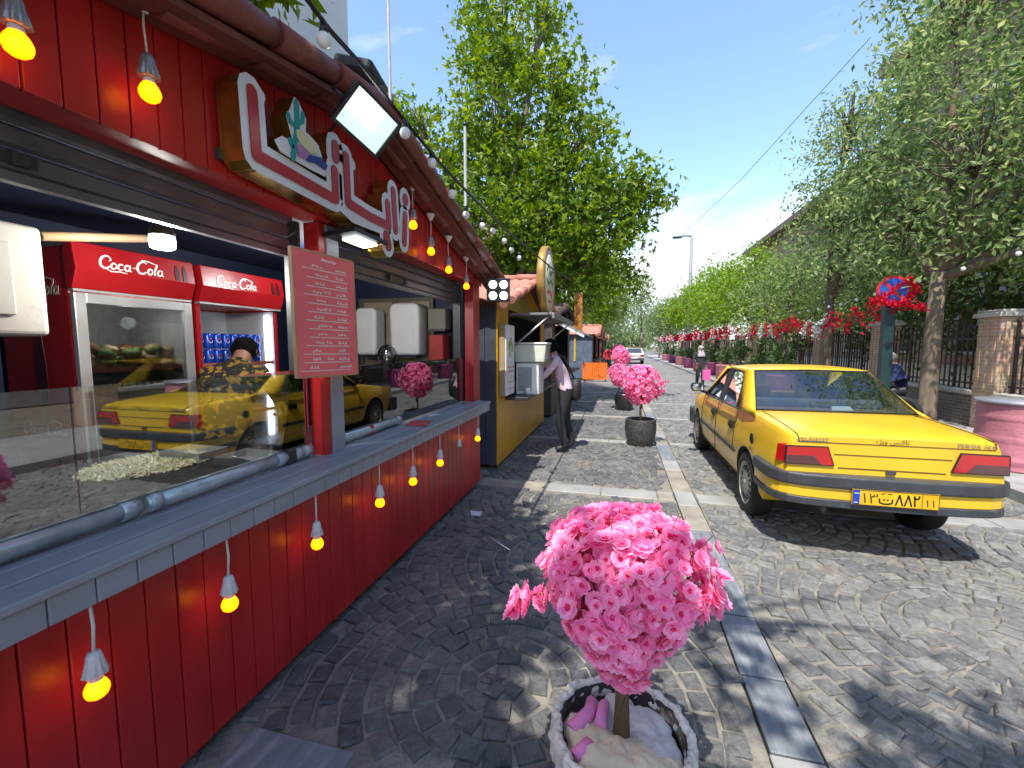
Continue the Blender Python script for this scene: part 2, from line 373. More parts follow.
def cobbles(x0, x1, y0, y1, centres, name, material, avoid=()):
    V = []; F = []; cnt = 0; C = np.array(centres)
    for ci, (cx, cy) in enumerate(centres):
        r = .06
        while r < 3.2:
            n = max(5, int(2*PI*r/.118)); ph = random.random()*6
            for j in range(n):
                a = ph+2*PI*(j+random.uniform(-.06,.06))/n; x = cx+r*math.cos(a); y = cy+r*math.sin(a)
                if not (x0+.05 < x < x1-.05 and y0 < y < y1): continue
                d = np.hypot(C[:,0]-x, (C[:,1]-y))
                if d.argmin() != ci: continue
                if any(abs(y-yy) < w/2+.05 for yy, w in CROSS): continue
                if any(ax0-.04 < x < ax1+.04 and ay0-.04 < y < ay1+.04 for ax0,ax1,ay0,ay1 in avoid): continue
                dr = .0455*random.uniform(.86,1.07); dt = .5*2*PI*r/n*random.uniform(.8,.95)
                dt = min(dt, .07)
                ca, sa = math.cos(a+random.gauss(0,.05)), math.sin(a+random.gauss(0,.05))
                z = random.gauss(.004,.0035); tx, ty = random.gauss(0,.05), random.gauss(0,.05)
                b = len(V)
                for (ins, dz) in ((1,-.03),(1,.001),(.8,.0105)):
                    for (su, sv) in ((-1,-1),(1,-1),(1,1),(-1,1)):
                        jj = random.uniform(-.005,.005)
                        u = su*(dr*(ins if ins == 1 else (dr-.009)/dr)+jj); v = sv*(dt*(ins if ins == 1 else (dt-.009)/dt)+jj)
                        V.append((x+u*ca-v*sa, y+u*sa+v*ca, z+dz+u*tx+v*ty))
                for q in range(2):
                    for s in range(4): F.append((b+q*4+s, b+q*4+(s+1)%4, b+q*4+4+(s+1)%4, b+q*4+4+s))
                F.append((b+8,b+9,b+10,b+11))
            r += .104
    me = bpy.data.meshes.new(name); me.from_pydata(V, [], F); me.materials.append(material)
    o = bpy.data.objects.new(name, me); put(o); tag(o, kind='structure'); return o
cw = [(-.45+random.uniform(-.1,.1), .6+i*1.25) for i in range(15)]
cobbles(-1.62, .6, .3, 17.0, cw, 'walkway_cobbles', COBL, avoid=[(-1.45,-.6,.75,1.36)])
crd = [(2.05, 2.75), (2.9,.9),(3.9,1.9),(3.7,3.9),(1.5,.6),(1.45,4.3)]+[(1.6+(.0 if i % 2 else 1.7), 5.6+i*1.05) for i in range(12)]
cobbles(.8, KERB_X-.15, .3, 17.0, crd, 'road_cobbles', COB)

# ------------------------------------------------------------------ red food stall (foreground, left)
SY0, SY1 = -.12, 4.58; FX = -1.52; BX = -3.5
stall = empty('food_stall', (FX, 2.2, 0), 'long red boarded food stall with grey counter and low gabled tile roof', 'food stall', 'food stalls along the walkway')
def boards(mb, axis, a, b, step, z0, z1, xface, thick, gap=.004, ztop=None, dirn=1):
    """vertical tongue-and-groove boards from a to b along the axis"""
    n = max(1, round((b-a)/step)); st = (b-a)/n
    for i in range(n):
        p, q = a+i*st+gap/2, a+(i+1)*st-gap/2; dz = random.uniform(-.0015,.0015)
        zt0 = z1 if ztop is None else ztop(p); zt1 = z1 if ztop is None else ztop(q)
        f = xface + random.uniform(-.001,.001); bk = xface-thick*dirn
        if axis == 'y': vs = [(bk,p,z0),(f,p,z0),(f,q,z0),(bk,q,z0),(bk,p,zt0),(f,p,zt0),(f,q,zt1),(bk,q,zt1)]
        else: vs = [(p,bk,z0),(p,f,z0),(q,f,z0),(q,bk,z0),(p,bk,zt0),(p,f,zt0),(q,f,zt1),(q,bk,zt1)]
        mb.add(vs, [(0,3,2,1),(4,5,6,7),(0,1,5,4),(1,2,6,5),(2,3,7,6),(3,0,4,7)])
mb = MB(); boards(mb, 'y', SY0, SY1, .105, .07, .96, FX, .02); obj('front_panel', mb, RED, stall, bevel=.004)
mb = MB(); mb.box(FX-.05, FX-.025, SY0, SY1, .05, .95); mb.box(FX-.03, FX-.01, SY1-.03, SY1+.002, .07,.96); obj('panel_backing', mb, BLACK, stall)
APY, APZ, SLR, SLL = 2.22, 2.88, .235, .19
def eave(y): return APZ-.02 - (SLR*(y-APY) if y > APY else SLL*(APY-y))
mb = MB(); boards(mb, 'y', SY0, SY1, .085, 2.25, 2.9, FX+.03, .02, ztop=lambda y: eave(y)-.02); obj('gable_boards', mb, RED, stall, bevel=.004)
mb = MB(); mb.box(FX-.12, FX+.008, SY0+.01, SY1-.002, 2.255, 2.42); obj('lintel', mb, RED, stall)
# far end wall and corner post
mb = MB(); boards(mb, 'x', BX, FX-.11, .12, .07, 2.3, SY1, .02); obj('end_wall', mb, RED, stall, bevel=.003)
mb = MB()
for y0,y1 in ((SY1-.2,SY1-.125),(SY1-.12,SY1-.045),(SY1-.04,SY1-.001)): mb.box(FX-.1, FX+.004, y0, y1, .96, 2.26)
obj('corner_post', mb, RED, stall, bevel=.006)
mb = MB(); mb.box(FX-.12, FX-.03, 2.0, 2.052, 1.0, 2.25); obj('middle_post', mb, RED, stall, bevel=.004)
mb = MB(); mb.box(FX-.1, FX-.022, 2.056, 2.16, 1.0, 2.25); obj('post_cover', mb, GREYP, stall, bevel=.004)
# interior
mb = MB(); mb.box(BX, BX+.02, SY0, SY1-.03, 0, 2.42); obj('back_wall', mb, BLUEIN, stall)
mb = MB(); mb.box(BX+.03, FX-.12, SY1-.06, SY1-.025, 0, 2.42); obj('inner_end_wall', mb, BLUEIN, stall)
mb = MB(); mb.box(BX+.021, FX-.1, SY0, SY0+.03, 0, 2.42); obj('near_end_wall', mb, BLUEIN, stall)
mb = MB(); mb.box(BX+.02, FX-.12, SY0+.03, SY1-.06, 2.38, 2.4); obj('ceiling', mb, BLUEIN, stall)
mb = MB(); mb.box(BX+.02, FX-.06, SY0+.03, SY1-.06, .05, .1); obj('stall_floor', mb, DKGREY, stall)
# counter
mb = MB()
mb.box(-1.47, -1.365, SY0-.02, 4.5, .972, .998); mb.box(-1.575, -1.473, SY0-.02, 4.5, .976, 1.002); mb.box(-1.68, -1.578, SY0-.02, 4.5, .974, 1.001)
obj('counter_top', mb, GREYP, stall, bevel=.006, seg=3)
mb = MB(); boards(mb, 'y', SY0-.01, 4.49, .105, .895, .97, -1.376, .018, gap=.003); obj('counter_fascia', mb, GREYP, stall, bevel=.004)
# roller shutters, partly rolled up
def shutter(y0, y1, zb, zt):
    mb = MB(); z = zb; mb.box(-1.735, -1.7, y0, y1, zb-.03, zb-.002)
    while z < zt:
        mb.add([(-1.72,y0,z),(-1.705,y0,z+.01),(-1.705,y0,z+.055),(-1.72,y0,z+.068),(-1.72,y1,z),(-1.705,y1,z+.01),(-1.705,y1,z+.055),(-1.72,y1,z+.068)], [(0,4,5,1),(1,5,6,2),(2,6,7,3)])
        z += .07
    s = obj('roller_shutter', mb, SHUT, stall, recalc=False)
    b = MB(); yc = y0+.42*(y1-y0); b.box(-1.703,-1.69,yc-.16,yc+.16,zb+.02,zb+.05); b.box(-1.7,-1.68,yc-.14,yc-.1,zb+.015,zb+.055); b.box(-1.7,-1.68,yc+.1,yc+.14,zb+.015,zb+.055)
    obj('shutter_latch', b, DKGREY, s)
shutter(SY0+.03, 2.0, 2.1, 2.32); shutter(2.17, SY1-.2, 2.08, 2.32)
for y in (1.97, 2.165, SY1-.225): obj('shutter_rail', MB().box(-1.74, -1.66, y, y+.028, 1.0, 2.25), DKGREY, stall)
# tile roof: two slopes of rounded pantiles, ridge across the walkway front
def pantile_roof(x0, x1, ya, yr, za, zr, pitchx=.17, amp=.028, rows=6):
    """sheet from eave (ya,za) to ridge (yr,zr) with waves along x"""
    mb = MB(); nx = int((x1-x0)/pitchx*8); ny = rows*2
    vs = []
    for j in range(ny+1):
        t = j/ny; 
        for i in range(nx+1):
            x = x0+(x1-x0)*i/nx; w = amp*abs(math.sin(PI*(x-x0)/pitchx))
            step = .018*(1-((t*rows) % 1)) if j < ny else 0
            if j % 2 == 1: tt = t+.5/rows-.002
            else: tt = t
            tt = min(1, tt)
            vs.append((x, ya+(yr-ya)*tt, za+(zr-za)*tt+w+(.02 if j % 2 == 0 else .0)))
    fs = [(j*(nx+1)+i, j*(nx+1)+i+1, (j+1)*(nx+1)+i+1, (j+1)*(nx+1)+i) for j in range(ny) for i in range(nx)]
    mb.add(vs, fs, 0, True)
    return mb
def roof(parent, x0, x1, ya, yb, yr, za, zb, zr, material, rim, t=.03, name='roof', vr=1.0):
    """gable roof with ridge along x at yr; rim = tile edge course along the front verge"""
    a = pantile_roof(x0, x1, ya, yr, za, zr); b = pantile_roof(x0, x1, yb, yr, zb, zr)
    mb = MB(); mb.add(a.v, a.f, 0, True); mb.add(b.v, b.f, 0, True)
    r = obj(name, mb, material, parent, recalc=False)
    s = r.modifiers.new('s', 'SOLIDIFY'); s.thickness = t; s.offset = -1
    # verge: half-round tiles laid along both rakes at the front
    mb = MB()
    for (ye, ze) in ((ya, za), (yb, zb)):
        L_ = math.hypot(ye-yr, ze-zr); n = max(2, round(L_/.36))
        for i in range(n):
            p = Vector((x1-.02, yr+(ye-yr)*i/n, zr+(ze-zr)*i/n+.01)); q = Vector((x1-.02, yr+(ye-yr)*(i+1.12)/n, zr+(ze-zr)*(i+1.12)/n+.01))
            mb.tube([p, q], [.062*vr,.078*vr], 10)
            mb.tube([p+Vector((-.1,0,-.045)), q+Vector((-.1,0,-.045))], [.045,.056], 8)
    obj('verge_tile', mb, rim, r)
    mb = MB(); n = max(2, round((x1-x0)/.36))
    for i in range(n):
        mb.tube([(x1-(x1-x0)*i/n, yr, zr+.03), (x1-(x1-x0)*(i+1.1)/n, yr, zr+.03)], [.06,.075], 10)
    obj('ridge_tile', mb, rim, r)
    return r
roof(stall, BX-.1, -1.27, -.3, 4.74, APY, eave(-.3)+.03, eave(4.74)+.03, APZ+.03, TILE, TILE, vr=.72)
mb = MB()
for (ye) in (-.28, 4.72):
    mb.add([(FX+.05,APY,APZ-.045),(-1.3,APY,APZ-.045),(-1.3,ye,eave(ye)-.05),(FX+.05,ye,eave(ye)-.05),(FX+.05,APY,APZ-.02),(-1.3,APY,APZ-.02),(-1.3,ye,eave(ye)-.025),(FX+.05,ye,eave(ye)-.025)], [(0,1,2,3),(4,5,6,7),(0,1,5,4),(1,2,6,5),(2,3,7,6),(3,0,4,7)])
obj('soffit', mb, mat('soffit_brown', (.14,.04,.03), .6, var=.3, bump=.3), stall)
# glass guards standing on the counter and the pipes at their feet
def pane(name, y0, y1, z0=1.03, z1=1.475, x=-1.62):
    mb = MB(); mb.box(x-.004, x+.004, y0, y1, z0, z1); return obj(name, mb, SGLASS, stall)
pane('glass_guard', SY0+.1, .93); pane('glass_guard', .935, 1.96); pane('glass_guard', 2.2, 4.3)
mb = MB(); mb.box(-1.93, -1.62, .93, .935, 1.03, 1.46); 
def pipe(y0, y1, z=1.04, r=.032):
    p = MB(); p.tube([(-1.63,y0,z),(-1.63,y1,z)], r, 14); p.tube([(-1.63,y0+.01,z),(-1.63,y0+.05,z)], r+.004, 14); p.tube([(-1.63,y1-.06,z),(-1.63,y1-.01,z)], r+.004, 14)
    obj('counter_pipe', p, STEEL, stall)
pipe(-.1, 1.1); pipe(1.12, 1.78); pipe(1.84, 1.97, r=.03); pipe(2.2, 2.95)
b = MB(); b.box(-1.66,-1.6,1.78,1.84,1.003,1.075); obj('pipe_clamp', b, DKGREY, stall, bevel=.006)
b = MB(); b.box(-1.66,-1.6,2.52,2.56,1.003,1.07); obj('pipe_clamp', b, RED, stall, bevel=.006)
# work surface behind the glass
mb = MB(); mb.box(-2.75, -1.69, SY0+.05, 2.0, .93, .975); obj('griddle_table', mb, STEELD, stall, bevel=.01)
mb = MB(); mb.box(-2.35, -1.69, 2.2, 4.3, .93, .985); obj('serving_table', mb, mat('table_dark', (.05,.05,.055), .35, metal=.4), stall, bevel=.01)

# bulbs in sockets hanging on cords
def lamp_proto(name, cordlen, sockmat, label, group, cupped=False):
    r = empty(name, (0,0,0), label, 'hanging bulb', group)
    mb = MB()
    if cupped: mb.lathe([(.0,0),(.034,0),(.034,-.008),(.02,-.03),(.012,-.045),(.004,-.05)], n=14)
    mb.tube([(0,0,0),(.004,.002,-cordlen*.5),(0,0,-cordlen)], .0045 if not cupped else .003, 6); obj('cord', mb, CORD, r)
    z = -cordlen; mb = MB()
    mb.lathe([(.0,z+.004),(.014,z+.002),(.018,z-.01),(.02,z-.03),(.028,z-.062),(.026,z-.066),(.017,z-.068)], n=40, wob=lambda a,h: 1+.1*math.cos(10*a)*(1 if h < -cordlen-.025 else 0))
    obj('socket', mb, sockmat, r)
    z -= .066; mb = MB(); mb.lathe([(.013,z+.005),(.0155,z-.004),(.016,z-.02)], n=16); obj('bulb_neck', mb, SOCK, r)
    z -= .018; mb = MB(); mb.lathe([(.016,z+.003),(.0235,z-.008),(.0285,z-.021),(.0285,z-.031),(.024,z-.043),(.014,z-.051),(0,z-.054)], n=20); obj('bulb', mb, BULBY, r)
    return r
ords = ['nearest','second','third','fourth','fifth','sixth','seventh','last']
low = lamp_proto('hanging_bulb', .16, SOCK, '', 'yellow bulbs hanging under the red stall counter')
for i, y in enumerate((.82,1.25,1.74,2.31,2.75,3.23,4.2)):
    lab = ['nearest','second nearest','third nearest','fourth nearest','fifth nearest','sixth nearest','farthest'][i]+' lit yellow bulb hanging on a white cord under the grey counter'
    if i == 0: low.location = (-1.42, y, .9); low['label'] = lab
    else: dup(low, (-1.42, y, .9+random.uniform(-.01,.01)), random.random()*6, lab)
r = empty('empty_socket', (-1.42, 3.66, .9), 'white socket without its bulb, hanging under the grey counter before the farthest bulb', 'hanging socket')
mb = MB(); mb.tube([(-1.42,3.66,.9),(-1.418,3.66,.74)], .0045, 6); obj('cord', mb, CORD, r)
mb = MB(); z = .74; mb.lathe([(.0,z+.004),(.014,z+.002),(.018,z-.01),(.02,z-.03),(.028,z-.062),(.0,z-.06)], c=(-1.418,3.66,0), n=20); obj('socket', mb, SOCK, r)
up = lamp_proto('hanging_bulb', .17, SOCKG, '', 'yellow bulbs hanging under the red stall eave', True)
for i, y in enumerate((.78,1.085,2.83,3.12,3.47,3.9)):
    zz = (2.6, 2.655, 2.72, 2.6, 2.52, 2.44)[i]
    lab = ['yellow bulb cut off by the top left corner, against red boards','yellow bulb on a white rod under the eave left of the shop sign','yellow bulb half hidden behind the right end of the shop sign','first yellow bulb under the eave right of the shop sign','second yellow bulb under the eave right of the shop sign','yellow bulb under the eave nearest the four-lamp spotlight'][i]
    if i == 0: up.location = (-1.42, y, zz); up['label'] = lab
    else: dup(up, (-1.42, y, zz), random.random()*6, lab)

# shop sign: boxed letters with a white edge, red faces and gold sides
from math import atan2
def unproj(px, py, X):
    """point of the sign plane x = X that stands where the photograph shows it; used to measure the lettering"""
    F = Vector((-math.sin(yaw)*math.cos(pitch), math.cos(yaw)*math.cos(pitch), -math.sin(pitch))); R = Vector((math.cos(yaw), math.sin(yaw), 0)); U = R.cross(F)
    d = F+R*((px-512)/FPX)+U*((384-py)/FPX); t = X/d.x; return (d.y*t, CAM_H+d.z*t)
SGX = -1.37
def zs(lst): return [unproj(200+x*.2734, 50+y*.2734, SGX) for x, y in lst]
sign = empty('shop_sign', (SGX, 2.0, 2.3), 'red lettered shop sign with white outline and gold sides over the counter', 'sign')
F_ = lambda u, v, d: (d, u, v)
strokes = [([(187,150),(205,385),(330,455),(490,545)], .04), ([(493,350),(494,395)], .045), ([(490,440),(495,545)], .04),
           ([(532,390),(540,560),(620,610),(690,645),(684,560)], .042), ([(680,680),(688,715)], .06), ([(705,515),(714,660)], .045), ([(750,545),(750,550)], .06), ([(749,605),(746,705)], .045)]
mb = MB(); mr_ = MB()
for pts, w in strokes:
    q = zs(pts); stroke(mb, q, w+.08, F_, SGX-.1, SGX, 0, 1); stroke(mr_, q, w+.008, F_, SGX+.0015, SGX+.006)
q = zs([(480,520),(560,600),(700,660)]); stroke(mb, q, .09, F_, SGX-.101, SGX-.001, 0, 1)
q = zs([(187,150),(250,215)]); 
for a in ([(176,120),(222,165)], [(525,360),(560,420)]): stroke(mb, zs(a), .05, F_, SGX-.101, SGX-.0015, 0, 1)
obj('letter_box', mb, [SIGNW, GOLD], sign); obj('letter_face', mr_, SIGNR, sign)
for y in (1.36, 2.3): obj('bracket', MB().box(FX+.031, SGX-.1, y, y+.04, 2.3, 2.34), DKGREY, sign)
# emblem on the sign: cactus, wide hat and a coloured blanket shape on a white plaque
PX = SGX+.012
mb = MB(); pl = zs([(262,330),(290,315),(330,335),(305,240),(320,215),(335,172),(352,190),(380,255),(378,300),(400,320),(425,350),(440,400),(462,430),(450,465),(400,440),(330,400),(285,372)])
mb.prism(pl, F_, SGX-.07, PX, 0, 1); em = obj('emblem_plaque', mb, [SIGNW, GOLD], sign)
TEAL = mat('teal_paint', (.01,.26,.22), .4); 
mb = MB()
for pts, w in (([(330,395),(345,290),(342,195)], .028), ([(345,285),(318,262),(312,235)], .02), ([(346,270),(365,262),(366,235)], .02), ([(330,360),(318,330)], .022)): stroke(mb, zs(pts), w, F_, PX+.001, PX+.004)
obj('emblem_cactus', mb, TEAL, sign)
mb = MB(); mb.prism(zs([(340,292),(362,300),(392,325),(415,355),(412,380),(388,378),(360,350),(343,320)]), F_, PX+.001, PX+.009); obj('emblem_hat', mb, mat('pale_yellow_paint', (.62,.6,.35), .4), sign)
mb = MB(); mb.prism(zs([(343,345),(360,350),(390,382),(375,402),(348,390)]), F_, PX+.001, PX+.006); obj('emblem_blanket', mb, mat('lilac_paint', (.4,.17,.4), .4), sign)
mb = MB(); mb.prism(zs([(375,402),(392,385),(432,395),(455,425),(448,442),(410,415),(385,410)]), F_, PX+.001, PX+.0065); obj('emblem_stripe', mb, mat('navy_paint', (.02,.03,.2), .4), sign)

# floodlight on the roof verge (lit)
FROLL = -28
def floodlight(c, label, name='floodlight'):
    r = empty(name, c, label, 'floodlight')
    c = Vector(c); nrm = Vector((.62,-.52,-.58)).normalized(); u = Vector((0,0,1)).cross(nrm).normalized(); v = nrm.cross(u); ro = math.radians(FROLL); u, v = u*math.cos(ro)+v*math.sin(ro), v*math.cos(ro)-u*math.sin(ro)
    fn = lambda a,b,d: c+u*a+v*b+nrm*d
    mb = MB(); h = .122
    out = [(-h,-h*.8),(h,-h*.8),(h,h*.8),(-h,h*.8)]
    # frame ring around the glass, housing tapering behind it
    inn = [(x*.88,y*.86) for x,y in out]; bk = [(x*.6,y*.55) for x,y in out]
    vs = [fn(x,y,.0) for x,y in out]+[fn(x,y,0) for x,y in inn]+[fn(x,y,-.012) for x,y in inn]+[fn(x,y,-.05) for x,y in out]+[fn(x,y,-.11) for x,y in bk]
    fs = [(i,(i+1)%4,4+(i+1)%4,4+i) for i in range(4)]+[(4+i,4+(i+1)%4,8+(i+1)%4,8+i) for i in range(4)]+[(i,(i+1)%4,12+(i+1)%4,12+i) for i in range(4)]+[(12+i,12+(i+1)%4,16+(i+1)%4,16+i) for i in range(4)]+[(16,17,18,19)]
    mb.add(vs, fs); 
    for k in range(5):
        t = -.05+.02*k; p = [fn(bk[0][0]*1.3, bk[0][1]*1.4+abs(bk[0][1])*.7*k, -.12), fn(-bk[0][0]*1.3, bk[0][1]*1.4+abs(bk[0][1])*.7*k, -.12)]
        mb.tube(p, .008, 6)
    obj('housing', mb, BLACK, r)
    mb = MB(); m2 = [(x*.5-.015,y*.5+.028) for x,y in out]
    vs = [fn(x*.99,y*.99,-.011) for x,y in inn]+[fn(x,y,-.03) for x,y in m2]
    mb.add(vs, [(i,(i+1)%4,4+(i+1)%4,4+i) for i in range(4)]); obj('reflector', mb, emit('reflector_glow', (.42,.56,.53), .5), r, recalc=False)
    mb = MB(); mb.add([fn(x,y,-.028) for x,y in m2], [(0,1,2,3)]); obj('lit_panel', mb, LAMPW, r)
    mb = MB(); mb.tube([fn(-h-.01,0,-.04), fn(-h-.01,0,-.17), fn(h+.01,0,-.17), fn(h+.01,0,-.04)], .009, 6, smooth=False); obj('bracket', mb, BLACK, r)
    mb = MB(); mb.tube([fn(0,0,-.15), fn(0,0,-.15)+Vector((-.1,.03,.02)), fn(0,0,-.15)+Vector((-.2,.03,-.06))], .007, 6); obj('power_cable', mb, CABLE, r)
    return r
floodlight((-1.1, 1.78, 2.585), 'big square floodlight, lit, fixed at the roof edge above the shop sign')
def spot4():
    c = Vector((-1.22, 4.3, 2.17)); r = empty('spotlight_cluster', c, 'small black spotlight box with four lit round lamps at the stall corner', 'spotlight')
    n = Vector((.3,-.95,-.1)).normalized(); u = Vector((0,0,1)).cross(n).normalized(); v = n.cross(u); fn = lambda a,b,d: c+u*a+v*b+n*d
    mb = MB(); mb.prism([(-.12,-.12),(.12,-.12),(.12,.12),(-.12,.12)], fn, -.05, 0); obj('housing', mb, BLACK, r, bevel=.006)
    for a in (-.055,.055):
        for b in (-.055,.055):
            mb = MB(); mb.prism([(a+.04*math.cos(j*PI/8), b+.04*math.sin(j*PI/8)) for j in range(16)], fn, .001, .007); obj('lamp_lens', mb, emit('spot_lens', (.9,.95,1), 3), r)
    mb = MB(); mb.tube([fn(0,.1,-.05), fn(0,.16,-.06), (-1.35,4.4,2.38)], .008, 6); obj('bracket', mb, BLACK, r)
spot4()
r = empty('strip_light', (-1.6,2.25,2.18), 'flat black lamp with a lit white strip under the shop sign', 'lamp')
mb = MB(); mb.obox((-1.45,2.2,2.2), .2,.34,.022,(0,-.1,0)); obj('housing', mb, BLACK, r, bevel=.004)
mb = MB(); mb.obox((-1.43,2.2,2.1815), .09,.2,.012,(0,-.1,0)); obj('lit_panel', mb, emit('strip_glow_panel', (.9,.97,1), 2), r)

# menu board
a, b_, c_, d_ = (unproj(*p, -1.44) for p in ((291,246),(353,262),(358,374),(298,378)))
menu = empty('menu_board', (-1.44, a[0], d_[1]), 'tall red menu board with white lines of writing, leaning on the middle post', 'menu board')
mb = MB(); mb.prism([a,b_,c_,d_], F_, -1.452, -1.44); obj('board', mb, MENU, menu)
mb = MB()
for p, q in ((a,b_),(b_,c_),(c_,d_),(d_,a)): stroke(mb, [p,q], .007, F_, -1.456, -1.4375, round_=False)
obj('frame', mb, WOODL, menu)
mb = MB()
def mlerp(s, t): 
    top = (a[0]+(b_[0]-a[0])*s, a[1]+(b_[1]-a[1])*s); bot = (d_[0]+(c_[0]-d_[0])*s, d_[1]+(c_[1]-d_[1])*s)
    return (top[0]+(bot[0]-top[0])*t, top[1]+(bot[1]-top[1])*t)
rnd = random.Random(3)
def scribble(s0, s1, t, w):
    s = s0
    while s < s1-.01:
        l = rnd.uniform(.02,.05); pts = [mlerp(s+l*k/3, t+rnd.uniform(-.007,.007)) for k in range(4)]
        stroke(mb, pts, w, F_, -1.4398, -1.4385, round_=False)
        if rnd.random() < .5: p = mlerp(s+l/2, t-.014); stroke(mb, [p,(p[0]+.004,p[1])], w, F_, -1.4398, -1.4385, round_=False)
        s += l+rnd.uniform(.008,.025)
scribble(.43,.66,.05,.009)
for k in range(13):
    t = .1+k*.068; s0 = .25-.05*(k % 3 == 0)-.1*(k > 9)
    scribble(s0+.08, s0+.22, t+.012, .006); scribble(.66, .66+rnd.uniform(.12,.2), t+.012, .007)
    if k % 2: scribble(.45,.53,t+.01,.005)
    stroke(mb, [mlerp(s0-.06,t+.036), mlerp(.86,t+.036)], .004, F_, -1.4398, -1.4386, round_=False)
obj('writing', mb, mat('menu_white', (.75,.68,.6), .5), menu)
r = obj('leaflet', MB().obox((-1.5,3.02,1.0045), .16,.22,.003,(0,0,.25)), mat('leaflet_red', (.55,.06,.05), .5), loc=(-1.5,3.02,1.003)); tag(r, 'red paper leaflet lying flat on the grey counter', 'leaflet')
r = obj('paper_slip', MB().obox((-1.56,3.42,1.0045), .05,.1,.003,(0,0,-.3)), WHITE, loc=(-1.56,3.42,1.003)); tag(r, 'small white paper slip lying on the grey counter behind the leaflet', 'paper slip')
# ------------------------------------------------------------------ inside the red stall
def script_word(mb, u0, v0, s, fn, d, w=None):
    """flowing 'Coca-Cola' lettering from thick pen strokes; s = height of the capitals"""
    def arc(cx, cy, rx, ry, a0, a1, n=9): return [(cx+rx*math.cos(math.radians(a0+(a1-a0)*i/n)), cy+ry*math.sin(math.radians(a0+(a1-a0)*i/n))) for i in range(n+1)]
    sl = .28
    def st(p, ww=.12): stroke(mb, [(u0+(x+sl*y)*s, v0+y*s) for x, y in p], [ww*s*(.65+.5*math.sin(PI*i/(len(p)-1))) for i in range(len(p))], fn, d, d+.002)
    st(arc(.42,.5,.38,.5,50,320), .15); st([(.66,.9),(.75,.7),(.62,.62)], .08)
    st(arc(1.0,.25,.19,.24,0,360)); st(arc(1.5,.25,.2,.24,50,310)); st(arc(1.98,.25,.19,.24,20,340)); st([(2.17,.5),(2.15,.1),(2.3,.02)], .12)
    st([(2.38,.34),(2.6,.36)], .09)
    st(arc(3.1,.5,.4,.52,50,320), .15); st([(3.3,.95),(3.0,1.12),(3.5,1.1),(4.2,.92)], .1)
    st(arc(3.75,.25,.19,.24,0,360)); st([(4.1,0.02),(4.08,.5),(4.2,.95),(4.26,.8),(4.1,.3),(4.22,.02)], .09); st(arc(4.55,.25,.19,.24,20,340)); st([(4.74,.5),(4.72,.1),(4.9,.02)], .12)
    st([(.5,-.02),(.9,-.2),(1.5,-.14),(2.0,-.2)], .08)
